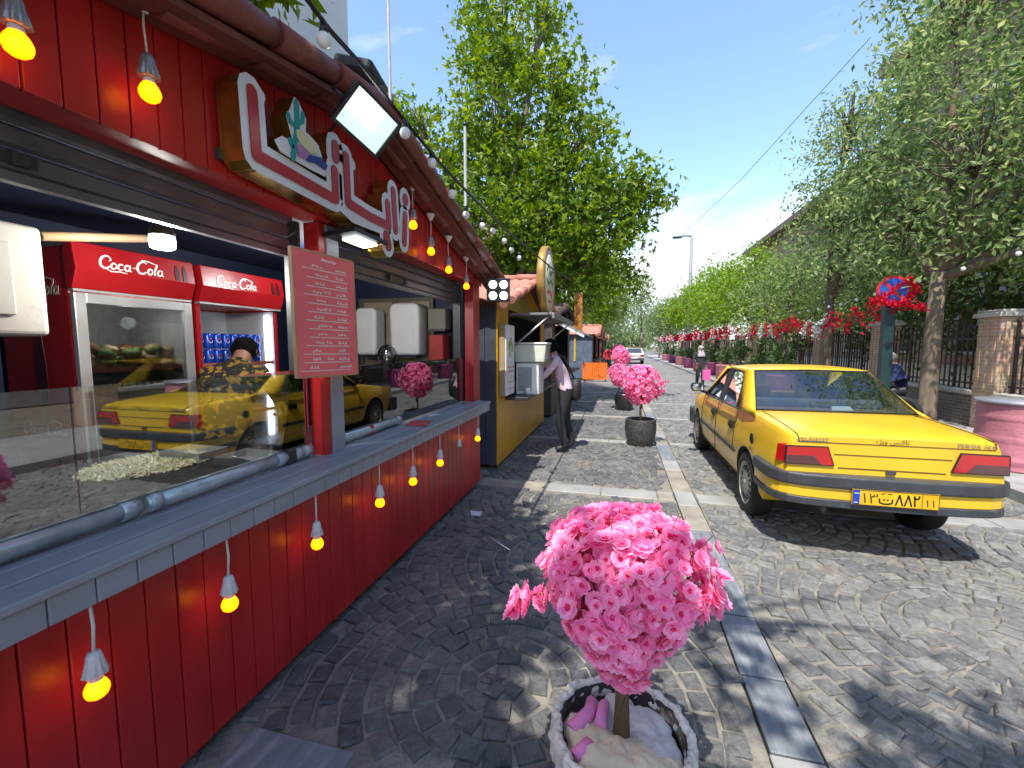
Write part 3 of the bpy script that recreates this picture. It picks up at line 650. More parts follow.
def fridge(name, y0, y1, label, lit, base=.1, h=2.06, xf=-2.84, door_open=False):
    r = empty(name, (xf-.3, (y0+y1)/2, base), label, 'drinks fridge', 'drinks fridges in the stall'); t = .035; xb = xf-.6; zt = base+h
    mb = MB(); mb.box(xb, xf-.05, y0, y0+t, base, zt-.02); mb.box(xb, xf-.05, y1-t, y1, base, zt-.02); mb.box(xb, xb+t, y0+t, y1-t, base, zt-.02); mb.box(xb+t, xf-.05, y0+t, y1-t, base, base+.25); mb.box(xb+t, xf-.05, y0+t, y1-t, zt-.26, zt-.02)
    obj('cabinet', mb, FRED, r, bevel=.008)
    mb = MB(); mb.prism([(xf-.06,zt-.25),(xf-.01,zt-.25),(xf+.03,zt-.14),(xf+.01,zt),(xf-.06,zt)], lambda u,v,d: (u,d,v), y0-.005, y1+.005); hd = obj('header', mb, FRED, r, bevel=.006)
    mb = MB(); ang = Vector((-.02,0,.14)).normalized(); hfn = lambda u,v,d: (xf+.027-v*.14+d, u, zt-.135+v)
    script_word(mb, y0+.1, .01, .072, hfn, .003); obj('script_lettering', mb, WHITE, hd)
    mb = MB(); 
    for k in range(2): mb.prism([(y1-.13+k*.05,-.0),(y1-.1+k*.05,0),(y1-.1+k*.05,.06),(y1-.11+k*.05,.1),(y1-.12+k*.05,.1),(y1-.13+k*.05,.06)], hfn, .003, .006)
    obj('bottle_picture', mb, mat('cola_brown', (.05,.01,.01), .3), hd)
    mb = MB(); mb.box(xf-.05, xf-.012, y0, y1, zt-.262, zt-.25); obj('header_trim', mb, ALU, r)
    mb = MB()
    for z in (base+.55, base+.95, base+1.35): mb.box(xb+t, xf-.09, y0+t, y1-t, z, z+.012); mb.box(xf-.09, xf-.08, y0+t, y1-t, z-.005, z+.025)
    obj('shelf', mb, mat('shelf_red_edge', (.35,.1,.08), .4), r)
    dz0, dz1 = base+.12, zt-.27
    d = MB(); w = .055
    fn = (lambda u,v,q: (xf-.045+q, u, v)) if not door_open else (lambda u,v,q: (xf-.04+(y1-u)*.97, y1+.02+q-(y1-u)*.1, v))
    for (u0,u1,v0,v1) in ((y0,y0+w,dz0,dz1),(y1-w,y1,dz0,dz1),(y0+w,y1-w,dz0,dz0+.09),(y0+w,y1-w,dz1-w,dz1)):
        d.prism([(u0,v0),(u1,v0),(u1,v1),(u0,v1)], fn, 0, .035)
    if not door_open:
        dr = obj('door', d, ALU, r, bevel=.004)
        g = MB(); g.prism([(y0+w,dz0+.09),(y1-w,dz0+.09),(y1-w,dz1-w),(y0+w,dz1-w)], fn, .014, .02); obj('door_glass', g, glassmat('fridge_glass', (.5,.52,.5), .06), dr)
        hn = MB(); hn.box(xf-.01, xf+.012, y0+.012, y0+.036, base+.85, base+1.25); obj('handle', hn, DKGREY, dr, bevel=.004)
    mb = MB(); mb.box(xb+t+.001, xb+t+.006, y0+t, y1-t, base+.26, zt-.27); mb.box(xb+t+.007, xf-.06, y0+t+.001, y0+t+.005, base+.26, zt-.27); mb.box(xb+t+.007, xf-.06, y1-t-.005, y1-t-.001, base+.26, zt-.27); obj('liner', mb, mat('fridge_liner', (.4,.43,.44), .5), r)
    if lit:
        mb = MB(); mb.box(xf-.13, xf-.1, y1-t-.03, y1-t-.004, base+.4, zt-.3); obj('tube_light', mb, emit('fridge_tube', (.75,.85,1), 4), r)
    # side lettering
    if not door_open:
        mb = MB(); sfn = lambda u,v,d_: (u, y0-.001-d_, v)
        script_word(mb, xb+.07, zt-.28, .085, sfn, .001); obj('side_lettering', mb, mat('faded_white', (.4,.3,.3), .5), r)
        mb = MB(); script_word(mb, xb+.1, base+1.0, .07, sfn, .001); obj('side_lettering', mb, mat('faded_white', (.4,.3,.3), .5), r)
        mb = MB(); mb.lathe([(.03,0),(.04,.25),(.038,.35),(.018,.52),(.016,.62),(0,.62)], c=(xb+.3, y0-.0, base+1.05), n=12); 
        vs = [(x, y0-.003+(y-y0)*.04, z) for x,y,z in mb.v]; mb.v = vs; obj('bottle_picture', mb, mat('cola_brown', (.05,.01,.01), .3), r)
    return r
fridge('drinks_fridge', 1.70, 2.36, 'red drinks fridge with closed glass door nearest the hanging white lamp, white script header', False)
fridge('drinks_fridge', 2.42, 3.16, 'red drinks fridge, open and lit inside with blue cans, right of the closed one', True, door_open=True)
# tins and produce in the fridges
BLUEC = mat('can_blue', (.01,.06,.42), .25, metal=.3); GRC = mat('can_green', (.02,.25,.04), .3)
def can(c, material, lab, grp):
    r = empty('drink_can', c, lab, 'drink can', grp)
    mb = MB(); mb.lathe([(0,0),(.024,0),(.03,.008),(.031,.015),(.031,.098),(.026,.112),(.024,.114),(0,.112)], c=c, n=14); obj('can_body', mb, material, r)
    if material is BLUEC:
        for mi_, (m_, a0, a1) in enumerate(((LAMPR,0,PI),(BLUEC,PI,2*PI),(WHITE,0,2*PI))):
            if mi_ == 1: continue
            mb = MB(); rr = .016 if mi_ == 0 else .018; pts = [(rr*math.cos(a0+(a1-a0)*j/10), rr*math.sin(a0+(a1-a0)*j/10)) for j in range(11)]
            if mi_ == 0: pts = [(x, y*.8+.003) for x, y in pts]
            mb.prism(pts, lambda u,v,d: (c[0]+.0312+d-2*u*u*8, c[1]+u, c[2]+.06+v), .0 if mi_ == 2 else .001, .0008 if mi_ == 2 else .002); obj('round_badge', mb, m_, r)
    return r
n = 0
for row in range(2):
    for k in range(8):
        c0 = (-2.98, 2.5+k*.073, 1.462+row*.118)
        if row == 0 and k == 0: proto = can(c0, BLUEC, 'blue can in the double row on the upper shelf of the open fridge', 'blue drink cans')
        else: dup(proto, c0)
for k in range(4):
    c0 = (-2.98, 2.5+k*.075, 1.062)
    if k == 0: pg = can(c0, GRC, 'green can on the shelf below the blue cans in the open fridge', 'green drink cans')
    else: dup(pg, c0)
mb = MB()
for k in range(90):
    x, y = random.uniform(-3.3,-2.98), random.uniform(1.76,2.3); mb.ball((x,y,1.475+random.uniform(0,.12)), random.uniform(.02,.05), 7, 5, random.randrange(3), (1,1.3,.7))
o = obj('bread_rolls', mb, [mat('pale_bread', (.45,.34,.2), .8), mat('green_salad', (.12,.2,.06), .7), mat('brown_food', (.3,.14,.06), .7)], loc=(-3.14,2.03,1.472)); tag(o, 'heap of pale rolls and greens on the top shelf behind the closed fridge door', 'food', kind='stuff')

def at(px, py, axis, val):
    F = Vector((-math.sin(yaw)*math.cos(pitch), math.cos(yaw)*math.cos(pitch), -math.sin(pitch))); R = Vector((math.cos(yaw), math.sin(yaw), 0)); U = R.cross(F)
    d = F+R*((px-512)/FPX)+U*((384-py)/FPX); o = Vector((0,0,CAM_H)); t = (val-o[axis])/d[axis]; return o+d*t
# pale board / white box hanging at the left
r = empty('cream_cabinet', (-2.35, 1.1, 1.64), 'pale cream panelled box hanging at the left edge of the stall', 'cabinet')
mb = MB(); mb.box(-2.6, -2.3, .75, 1.285, 1.64, 2.08); obj('cabinet_body', mb, CREAM, r, bevel=.02, seg=3)
mb = MB(); mb.box(-2.299, -2.289, .82, 1.18, 1.72, 2.0); obj('raised_panel', mb, CREAM, r, bevel=.006)
r = obj('rolled_tube', MB().tube([tuple(at(40,236,0,-2.6)), tuple(at(160,239,0,-2.6))], .022, 14), mat('cardboard_tube', (.45,.3,.17), .6, var=.15), loc=(-2.6,1.6,2.2)); tag(r, 'long cardboard coloured tube lying across the top of the fridges behind the white lamp', 'tube')
def at(px, py, axis, val):
    F = Vector((-math.sin(yaw)*math.cos(pitch), math.cos(yaw)*math.cos(pitch), -math.sin(pitch))); R = Vector((math.cos(yaw), math.sin(yaw), 0)); U = R.cross(F)
    d = F+R*((px-512)/FPX)+U*((384-py)/FPX); o = Vector((0,0,CAM_H)); t = (val-o[axis])/d[axis]; return o+d*t
lp = at(162, 236, 0, -2.1)
r = empty('hanging_lamp', lp, 'lit white work lamp with dark cap hanging over the griddle', 'lamp')
mb = MB(); mb.lathe([(0,.1),(.018,.095),(.028,.06),(.045,.03),(.052,.016),(.052,.0)], c=lp, n=20); mb.tube([lp+Vector((0,0,.07)), lp+Vector((0,0,.17))], .004, 6); obj('lamp_cap', mb, mat('bronze_cap', (.12,.09,.05), .35, metal=.6), r)
mb = MB(); mb.lathe([(.048,.0),(.052,-.025),(.048,-.055),(.038,-.06),(0,-.06)], c=lp, n=20); obj('lamp_glass', mb, emit('work_lamp', (.97,1,.98), 5), r)
pl_ = bpy.data.lights.new('lamp_light', 'POINT'); pl_.energy = 14; pl_.shadow_soft_size = .05; pl_.color = (1,.97,.9)
lo = bpy.data.objects.new('lamp_light', pl_); put(lo, r); lo.location = (0,0,-.12)
pl2 = bpy.data.lights.new('worktop_fill_light', 'POINT'); pl2.energy = 7; pl2.shadow_soft_size = .08; lo = bpy.data.objects.new('worktop_fill_light', pl2); put(lo); lo.location = (-2.3, 3.0, 2.24)  # added fill light for the far worktop, apart from the strip light
r = empty('added_ceiling_lamp', (-2.3,3.0,2.38), 'small round lit lamp on the stall ceiling above the far worktop', 'lamp')  # lamp body added to go with the worktop fill light
obj('lamp_base', MB().lathe([(0,2.38),(.07,2.38),(.07,2.35),(0,2.35)], c=(-2.3,3.0,0), n=20), WHITE, r); obj('lamp_glass', MB().lathe([(.06,2.349),(.05,2.33),(0,2.32)], c=(-2.3,3.0,0), n=20), emit('added_ceiling_glow', (1,.97,.9), 3), r)
pf_ = bpy.data.lights.new('fridge_fill_light', 'POINT'); pf_.energy = 1.6; pf_.shadow_soft_size = .04; lo = bpy.data.objects.new('fridge_fill_light', pf_); put(lo); lo.location = (-2.95, 2.03, 1.74)  # point light added to brighten the closed fridge, no tube built there

# food
def flakes(name, cx, cy, rx, ry, z, n, h, size, m, label, cat, loc):
    mb = MB()
    for i in range(n):
        a = random.random()*2*PI; q = math.sqrt(random.random()); x = cx+rx*q*math.cos(a); y = cy+ry*q*math.sin(a)
        zz = z+h*max(0,(1-q**1.3))*random.uniform(.6,1.05)+random.uniform(0,.006); s = size*random.uniform(.5,1.3)
        mb.obox((x,y,zz), s*2.2, s*.6, s*.25, (random.gauss(0,.5), random.gauss(0,.5), random.random()*6), random.randrange(2))
    o = obj(name, mb, m, loc=loc, recalc=False); return tag(o, label, cat, kind='stuff')
NOOD = [mat('pale_onion', (.8,.76,.55), .45), mat('pale_onion_b', (.6,.55,.3), .5)]
flakes('chopped_food', -2.4, 1.7, .24, .3, .978, 2300, .012, .012, NOOD, 'flat spread of pale chopped food on the dark griddle behind the near glass', 'food', (-2.18,1.62,.975))
mb = MB(); mb.lathe([(.2,0),(.19,.06),(.15,.13),(.08,.19),(0,.215)], c=(-1.86,2.78,.99), n=20)
NO2 = [mat('shredded_cabbage', (.5,.5,.26), .6), mat('shredded_cabbage_b', (.36,.4,.18), .6)]
mb2 = MB()
for i in range(2200):
    a = random.random()*2*PI; q = random.random(); x = -1.86+.21*q**.6*math.cos(a); y = 2.78+.21*q**.6*math.sin(a); zz = .99+.225*(1-(q**.6)**2)**.6
    mb2.obox((x,y,zz), .03, .0035, .0025, (random.gauss(0,.4), random.gauss(0,.5), random.random()*6), random.randrange(2))
for v, f in ((mb.v, mb.f),): mb2.add(v, f, 1, True)
tag(obj('shredded_cabbage_heap', mb2, NO2, loc=(-1.86,2.78,.986), recalc=False), 'round heap of shredded pale green cabbage behind the far glass', 'food', kind='stuff')
def tray(c, sx, sy, label, rz=0):
    r = empty('steel_tray', c, label, 'tray', 'steel trays on the worktop'); mb = MB(); t = .006; h = .045; x,y,z = c
    mb.box(x-sx,x+sx,y-sy,y+sy,z,z+t); mb.box(x-sx,x-sx+t,y-sy,y+sy,z+t,z+h); mb.box(x+sx-t,x+sx,y-sy,y+sy,z+t,z+h); mb.box(x-sx+t,x+sx-t,y-sy,y-sy+t,z+t,z+h); mb.box(x-sx+t,x+sx-t,y+sy-t,y+sy,z+t,z+h)
    obj('tray_body', mb, ALU, r, bevel=.002); mb = MB(); mb.tube([(x,y-sy,z+h),(x,y-sy-.03,z+h+.02),(x,y-sy-.03,z+h+.02),(x+.05,y-sy,z+h)], .004, 6); obj('handle', mb, ALU, r)
tray((-2.12, 1.9+.3-.42+.1, .977) if False else (-1.9, 1.86, .977), .15, .1, 'steel tray on the griddle table beside the middle post')
tray((-2.25, 1.9-.0, .977) if False else (-2.32, 1.88, .977), .14, .09, 'steel tray behind the tray beside the middle post')
mb = MB()
for i in range(26):
    a = random.random()*6; q = random.random(); mb.ball((-1.95+.13*q*math.cos(a), .62+.24*q*math.sin(a), 1.02+.05*(1-q)), .06, 8, 6, 0, (1,1.2,.7))
tag(obj('purple_stand_in', mb, mat('dark_purple_stand_in', (.07,.012,.045), .8, bump=.5), loc=(-1.95,.62,.975)), 'dark purple crumpled cloth lying on the worktop behind the near end of the glass', 'cloth')  # lump put in place of a dark purple reflection on the glass

# two white wall units at the far end wall, window frame, bracket shelf
def wall_unit(c, w, h, lab):
    r = empty('wall_dispenser', c, lab, 'dispenser', 'white boxes on the end wall'); x,y,z = c
    mb = MB(); mb.prism([(x-w*.46,z),(x+w*.46,z),(x+w*.5,z+h*.9),(x+w*.4,z+h),(x-w*.4,z+h),(x-w*.5,z+h*.9)], lambda u,v,d: (u, d, v), y-.22, y); obj('dispenser_body', mb, WHITE, r, bevel=.035, seg=4)
    mb = MB(); mb.box(x-w*.3, x+w*.3, y-.16, y-.02, z-.03, z+.005); obj('outlet', mb, DKGREY, r)
wall_unit((-2.26,4.46,1.5), .36, .56, 'larger white dispenser box on the end wall, on the right'); wall_unit((-2.73,4.46,1.5), .26, .52, 'narrower white dispenser box on the end wall, on the left')
r = empty('inner_window', (-2.5,4.47,1.3), 'dark framed inner window behind the white boxes, pale glass', 'window')
mb = MB(); mb.box(-2.95,-2.02,4.47,4.5,2.1,2.14); mb.box(-2.95,-2.9,4.47,4.5,1.25,2.1); mb.box(-2.07,-2.02,4.47,4.5,1.25,2.1); mb.box(-2.52,-2.46,4.47,4.5,1.25,2.1); obj('frame', mb, mat('brown_frame', (.1,.09,.07), .6), r)
mb = MB(); mb.box(-2.9,-2.52,4.49,4.496,1.25,2.1); mb.box(-2.46,-2.07,4.49,4.496,1.25,2.1); obj('pane', mb, mat('pane_beige', (.3,.25,.18), .3), r)
r = empty('wall_box', (-1.93,4.44,1.75), 'small beige box on a ledge right of the white boxes on the end wall', 'box')
mb = MB(); mb.box(-2.02,-1.82,4.33,4.5,1.78,2.0); obj('box_body', mb, mat('dull_beige', (.2,.18,.14), .6), r, bevel=.008); mb = MB(); mb.box(-2.02,-1.82,4.32,4.5,1.76,1.778); obj('ledge', mb, DKGREY, r)
r = obj('red_crate', MB().box(-2.0,-1.84,4.3,4.5,1.3,1.72), mat('crate_red', (.4,.03,.02), .5), loc=(-1.92,4.4,1.3), bevel=.01); tag(r, 'red box standing below the small beige box at the end wall', 'box')
r = obj('white_pot_lid', MB().ball((-2.45,4.2,1.5), .11, 14, 8, 0, (1,.8,1.1)), glassmat('clear_plastic', (.6,.6,.6), .15), loc=(-2.45,4.2,1.4)); tag(r, 'clear plastic dome standing between the two white dispenser boxes', 'dome')
mb = MB(); mb.box(-2.95,-1.95,3.95,4.38,1.34,1.38); mb.box(-2.93,-2.9,3.97,4.36,.1,1.34); mb.box(-2.0,-1.97,3.97,4.36,.1,1.34)
r = obj('side_table', mb, DKGREY, loc=(-2.4,4.2,.1)); tag(r, 'dark steel side table under the clear dome at the end wall', 'table')

# ------------------------------------------------------------------ people
def figure(name, chain, edges, radii, regions, label, loc, hair=None, rz=0, extra=None):
    """one continuous body grown over a skeleton; regions(v)->material index"""
    me = bpy.data.meshes.new('tmp'); me.from_pydata(chain, edges, [])
    o = bpy.data.objects.new('tmp', me); COL.objects.link(o)
    sk = o.modifiers.new('skin', 'SKIN'); sk.use_smooth_shade = True
    for i, rr in enumerate(radii): 
        me.skin_vertices[0].data[i].radius = rr if hasattr(rr, '__len__') else (rr, rr)
    me.skin_vertices[0].data[0].use_root = True
    sb = o.modifiers.new('sub', 'SUBSURF'); sb.levels = 2; sb.render_levels = 2
    dg = bpy.context.evaluated_depsgraph_get(); dg.update()
    bm_ = bpy.data.meshes.new_from_object(o.evaluated_get(dg)); bm_.name = name
    bpy.data.objects.remove(o)
    bm_.materials.clear()
    root = empty(name, loc, label, 'person', rz=rz)
    return root, bm_
def man(name, J, R_, mats, reg, label, loc, rz, hair_c=None, hair_r=.1, haircover=None, hairmat=None):
    names = list(J); idx = {n: i for i, n in enumerate(names)}
    E_ = [('pelvis','chest'),('chest','neck'),('neck','jaw'),('jaw','crown'),('chest','sh_l'),('sh_l','el_l'),('el_l','wr_l'),('wr_l','ha_l'),('ha_l','fi_l'),('chest','sh_r'),('sh_r','el_r'),('el_r','wr_r'),('wr_r','ha_r'),('ha_r','fi_r'),
          ('pelvis','hip_l'),('hip_l','kn_l'),('kn_l','an_l'),('an_l','to_l'),('pelvis','hip_r'),('hip_r','kn_r'),('kn_r','an_r'),('an_r','to_r')]
    E_ = [(idx[a], idx[b]) for a, b in E_ if a in idx and b in idx]
    root, me = figure(name, [J[n] for n in names], E_, [R_[n] for n in names], None, label, loc, rz=rz)
    for m_ in mats: me.materials.append(m_)
    for p in me.polygons: p.material_index = reg(p.center); p.use_smooth = True
    b = bpy.data.objects.new('body', me); put(b, root); ORG[root.name] = (0,0,0)
    if hair_c:
        mb = MB(); mb.ball(hair_c, hair_r, 16, 12); 
        vs = [v for v in mb.v]; keep = haircover or (lambda v: True)
        mb.f = [f for f in mb.f if keep(Vector(hair_c)*0+sum((Vector(vs[i]) for i in f), Vector())/len(f))]; mb.m = mb.m[:len(mb.f)]; mb.sm = mb.sm[:len(mb.f)]
        h = obj('hair', mb, hairmat or HAIR, root, world=False)
        s = h.modifiers.new('s','SOLIDIFY'); s.thickness = .012; s.offset = 0
        tx = bpy.data.textures.new('hairtex','CLOUDS'); tx.noise_scale = .03; dm = h.modifiers.new('d','DISPLACE'); dm.texture = tx; dm.strength = .03; dm.mid_level = .5
    return root
RR = dict(pelvis=(.14,.11), chest=(.165,.12), neck=.055, jaw=(.065,.075), crown=(.075,.09), sh_l=.065, el_l=.045, wr_l=.03, ha_l=(.035,.02), fi_l=(.03,.012), sh_r=.065, el_r=.045, wr_r=.03, ha_r=(.035,.02), fi_r=(.03,.012),
          hip_l=.115, kn_l=.078, an_l=.055, to_l=(.04,.035), hip_r=.115, kn_r=.078, an_r=.055, to_r=(.04,.035))
def face_bits(root, c, fwd, m=SKIN):
    """nose and ears as a child of the figure, eyes as small dark balls"""
    c = Vector(c); f = Vector(fwd).normalized(); s = f.cross(Vector((0,0,1))).normalized()
    mb = MB(); mb.ball(c+f*.092-Vector((0,0,.01)), .016, 8, 6, 0, (1,1,1.4))
    for k in (-1,1): mb.ball(c+s*k*.078, .02, 8, 6, 0, (.6,.8,1.4))
    obj('nose_and_ears', mb, m, root, world=False)
    mb = MB()
    for k in (-1,1): mb.ball(c+f*.082+s*k*.03+Vector((0,0,.02)), .01, 8, 6)
    obj('eyes', mb, INK, root, world=False)
def fingers(root, c, d, m=SKIN, spread=(0,0,1)):
    c = Vector(c); d = Vector(d).normalized(); s = Vector(spread).normalized(); dn = d.cross(s)
    for k, ln in enumerate((.062,.074,.078,.07)):
        a = c+s*(k-1.5)*.019; mb = MB(); mb.tube([a, a+d*ln*.5+dn*.006, a+d*ln*.85+dn*.02], [.0095,.0085,.006], 6); obj('finger', mb, m, root, world=False)
    mb = MB(); mb.tube([c-d*.06-s*.03, c-d*.02-s*.055, c+d*.02-s*.055], [.012,.01,.007], 6); obj('thumb', mb, m, root, world=False)

# customer at the yellow stall: local +y = the way he faces; standing height 1.72
J = dict(pelvis=(0,0,.93), chest=(0,.10,1.28), neck=(0,.17,1.44), jaw=(0,.225,1.52), crown=(0,.245,1.6), sh_l=(-.18,.13,1.36), el_l=(-.23,.33,1.13), wr_l=(-.17,.55,1.06), ha_l=(-.15,.62,1.05), fi_l=(-.14,.66,1.045),
         sh_r=(.18,.13,1.36), el_r=(.24,.32,1.12), wr_r=(.17,.53,1.05), ha_r=(.15,.6,1.045), fi_r=(.14,.64,1.04), hip_l=(-.09,0,.88), kn_l=(-.1,.08,.48), an_l=(-.1,0,.08), to_l=(-.11,.15,.04), hip_r=(.09,0,.88), kn_r=(.11,.0,.48), an_r=(.12,-.12,.08), to_r=(.13,.04,.04))
SHIRT = mat('pale_pink_shirt', (.55,.4,.47), .7, bump=.3, bscale=12); JEAN = mat('dark_grey_jeans', (.014,.016,.02), .8, var=.3, bump=.3); SHOE = mat('black_shoe', (.02,.02,.022), .5)
def reg1(c):
    if c.z < .12: return 2
    if c.z < .95: return 1
    if c.z > 1.45: return 3
    if math.hypot(c.x, c.y-.45) < .28 and c.y > .42: return 3
    return 0
m1 = man('person', J, RR, [SHIRT, JEAN, SHOE, SKIN], reg1, 'man in pale pink shirt with a black hip bag leaning at the yellow stall counter', (-.78, 6.45, .012), PI/2*1.08,
    (0,.235,1.585), .108, lambda v: v.z > 1.575 or (v.y < .25 and v.z > 1.5))
face_bits(m1, (0,.235,1.57), (0,1,-.1)); fingers(m1, (-.14,.66,1.045), (.1,1,-.1), spread=(1,0,0)); fingers(m1, (.14,.64,1.04), (-.1,1,-.1), spread=(1,0,0))
mb = MB(); mb.lathe([(0,-.17),(.14,-.16),(.18,-.1),(.185,.06),(.16,.15),(0,.16)], c=(.1,-.15,.93), n=14); mb.v = [(x, -.15+(y+.15)*.5, z) for x,y,z in mb.v]
bag = obj('shoulder_bag', mb, mat('black_bag', (.02,.018,.02), .6, bump=.3), loc=(-.78,6.45,.012), world=False); bag.rotation_euler[2] = PI/2*1.08; tag(bag, 'black cloth bag hanging at the hip of the man in the pale pink shirt', 'bag')
bag.name = 'shoulder_bag'
mb = MB(); pth = [(.13,-.16,1.0),(.1,-.06,1.25),(.0,.03,1.42),(-.1,.12,1.46)]; mb.tube(pth, .014, 6); obj('bag_strap', mb, BLACK, bag, world=False)

# stall worker bending toward the open fridge, seen from behind
J2 = dict(pelvis=(0,0,1.0), chest=(0,.24,1.36), neck=(0,.37,1.46), jaw=(0,.45,1.52), crown=(0,.5,1.56), sh_l=(-.18,.28,1.4), el_l=(-.3,.3,1.08), wr_l=(-.25,.5,1.0), ha_l=(-.24,.56,1.0), fi_l=(-.24,.6,1.0), sh_r=(.18,.28,1.4), el_r=(.25,.45,1.15), wr_r=(.2,.62,1.05), ha_r=(.19,.68,1.04), fi_r=(.18,.72,1.03),
          hip_l=(-.1,0,.93), kn_l=(-.11,.05,.5), an_l=(-.11,0,.1), to_l=(-.11,.13,.05), hip_r=(.1,0,.93), kn_r=(.11,.05,.5), an_r=(.11,0,.1), to_r=(.11,.13,.05))
m, N, L, P = newmat('floral_shirt'); tc = N.new('ShaderNodeTexCoord'); vo = N.new('ShaderNodeTexNoise'); vo.inputs['Scale'].default_value = 24; vo.inputs['Detail'].default_value = 4; L.new(tc.outputs['Object'], vo.inputs['Vector'])
rp = N.new('ShaderNodeValToRGB'); rp.color_ramp.interpolation = 'CONSTANT'; rp.color_ramp.elements[0].color = (.01,.01,.01,1); rp.color_ramp.elements[1].position = .55; rp.color_ramp.elements[1].color = (.3,.17,.012,1)
L.new(vo.outputs['Fac'], rp.inputs['Fac']); L.new(rp.outputs['Color'], P.inputs['Base Color']); P.inputs['Roughness'].default_value = .8; FLORAL = m
def reg2(c):
    if c.z < .12: return 2
    if c.z < .98 and c.y < .2: return 1
    if c.y > .36 and c.z > 1.45 and abs(c.x) < .13: return 3
    if (abs(c.x) > .2 and c.z < 1.2): return 3
    return 0
w1 = man('person', J2, RR, [FLORAL, BLACK, SHOE, SKIN], reg2, 'stall worker in black and yellow patterned shirt bending toward the open fridge', (-2.58, 2.3, .0), .5, (0,.5,1.575), .088)
face_bits(w1, (0,.49,1.56), (0,1,-.3)); fingers(w1, (-.24,.6,1.0), (0,1,0), spread=(1,0,0)); fingers(w1, (.18,.72,1.03), (0,1,0), spread=(1,0,0))

# woman walking down the street side, dark coat, pale headscarf, pink bag
J3 = dict(pelvis=(0,0,.9), chest=(0,.02,1.22), neck=(0,.03,1.38), jaw=(0,.045,1.45), crown=(0,.05,1.53), sh_l=(-.16,.02,1.31), el_l=(-.23,-.03,1.06), wr_l=(-.22,.06,.85), ha_l=(-.22,.08,.78), fi_l=(-.22,.08,.74), sh_r=(.16,.02,1.31), el_r=(.25,.02,1.08), wr_r=(.2,.16,.95), ha_r=(.18,.2,.93), fi_r=(.17,.23,.93),
          hip_l=(-.08,0,.84), kn_l=(-.09,.1,.46), an_l=(-.09,.08,.08), to_l=(-.09,.2,.04), hip_r=(.08,0,.84), kn_r=(.09,.02,.46), an_r=(.09,-.18,.12), to_r=(.09,-.06,.05))
R3 = dict(RR); R3['pelvis'] = (.17,.14); R3['hip_l'] = R3['hip_r'] = .12
COAT = mat('dark_coat', (.03,.03,.035), .8)
wm = man('person', J3, R3, [COAT, COAT, SHOE, SKIN], lambda c: 2 if c.z < .08 else 3 if (c.z > 1.4 or (abs(c.x) > .13 and c.z < .84 and c.z > .7)) else 0, 'woman in dark coat and pale headscarf walking in the road carrying a pink bag', (3.05,18.0,0), PI, None)
mb = MB(); mb.lathe([(.17,1.2),(.17,1.28),(.11,1.38),(.1,1.45),(.105,1.53),(.07,1.6),(0,1.63)], n=18, wob=lambda a,h: 1+.05*math.cos(5*a)); mb.f = [f for f in mb.f if not (sum(mb.v[i][1] for i in f)/4 > .07 and 1.42 < sum(mb.v[i][2] for i in f)/4 < 1.56)]; mb.m = [0]*len(mb.f); mb.sm = [True]*len(mb.f)
obj('headscarf', mb, mat('pale_scarf', (.38,.34,.36), .8, var=.25, scale=12), wm, world=False); face_bits(wm, (0,.045,1.5), (0,1,0)); fingers(wm, (-.22,.08,.74), (0,.1,-1), spread=(0,1,0)); fingers(wm, (.17,.23,.93), (0,1,-.2), spread=(1,0,0))
r = empty('shopping_bag', (3.35,17.9,.28), 'bright pink shopping bag hanging from the walking woman\'s hand', 'bag')
mb = MB(); mb.box(3.2,3.48,17.82,17.95,.28,.68); obj('bag_body', mb, mat('hot_pink', (.8,.1,.35), .5), r, bevel=.015)
mb = MB(); mb.tube([(3.27,17.88,.68),(3.28,17.9,.78),(3.3,17.9,.78),(3.38,17.88,.68)], .006, 6); obj('handle', mb, WHITE, r)
r.location.x -= .08; 
# man sitting on the low wall behind the green pole
J4 = dict(pelvis=(0,0,.56), chest=(0,.1,.95), neck=(0,.17,1.12), jaw=(0,.23,1.19), crown=(0,.26,1.27), sh_l=(-.18,.12,1.04), el_l=(-.24,.18,.76), wr_l=(-.12,.36,.72), ha_l=(-.07,.42,.72), fi_l=(-.05,.46,.72), sh_r=(.18,.12,1.04), el_r=(.24,.18,.76), wr_r=(.12,.36,.72), ha_r=(.07,.42,.72), fi_r=(.05,.46,.72),
          hip_l=(-.1,.02,.55), kn_l=(-.12,.44,.56), an_l=(-.12,.46,.1), to_l=(-.12,.6,.05), hip_r=(.1,.02,.55), kn_r=(.12,.44,.56), an_r=(.12,.46,.1), to_r=(.12,.6,.05))
NAVY = mat('navy_shirt', (.03,.045,.12), .8, var=.4, scale=12)
sm_ = man('person', J4, RR, [NAVY, BLACK, SHOE, SKIN], lambda c: 2 if c.z < .12 else 1 if c.z < .66 and not (abs(c.x) < .16 and c.y > .3 and c.z > .66) else 3 if (c.z > 1.13 or (c.y > .3 and c.z > .66)) else 0, 'grey haired man in navy shirt sitting bent forward behind the green post', (5.68,10.5,.11), 1.1, (0,.245,1.255), .105, lambda v: v.z > 1.25 or v.y < .22, mat('grey_hair', (.2,.19,.18), .8))
face_bits(sm_, (0,.25,1.23), (0,1,-.2)); fingers(sm_, (-.05,.46,.72), (0,1,-.2), spread=(1,0,0)); fingers(sm_, (.05,.46,.72), (0,1,-.2), spread=(1,0,0))
r = empty('bench', (5.55,10.5,.11), 'dark low bench under the sitting man behind the green pole', 'bench')
mb = MB(); mb.box(5.35,5.77,10.05,10.95,.5,.55); obj('seat', mb, DKGREY, r, bevel=.01)
for yy in (10.1,10.85):
    mb = MB(); mb.box(5.39,5.73,yy,yy+.05,.11,.5); obj('leg', mb, DKGREY, r)

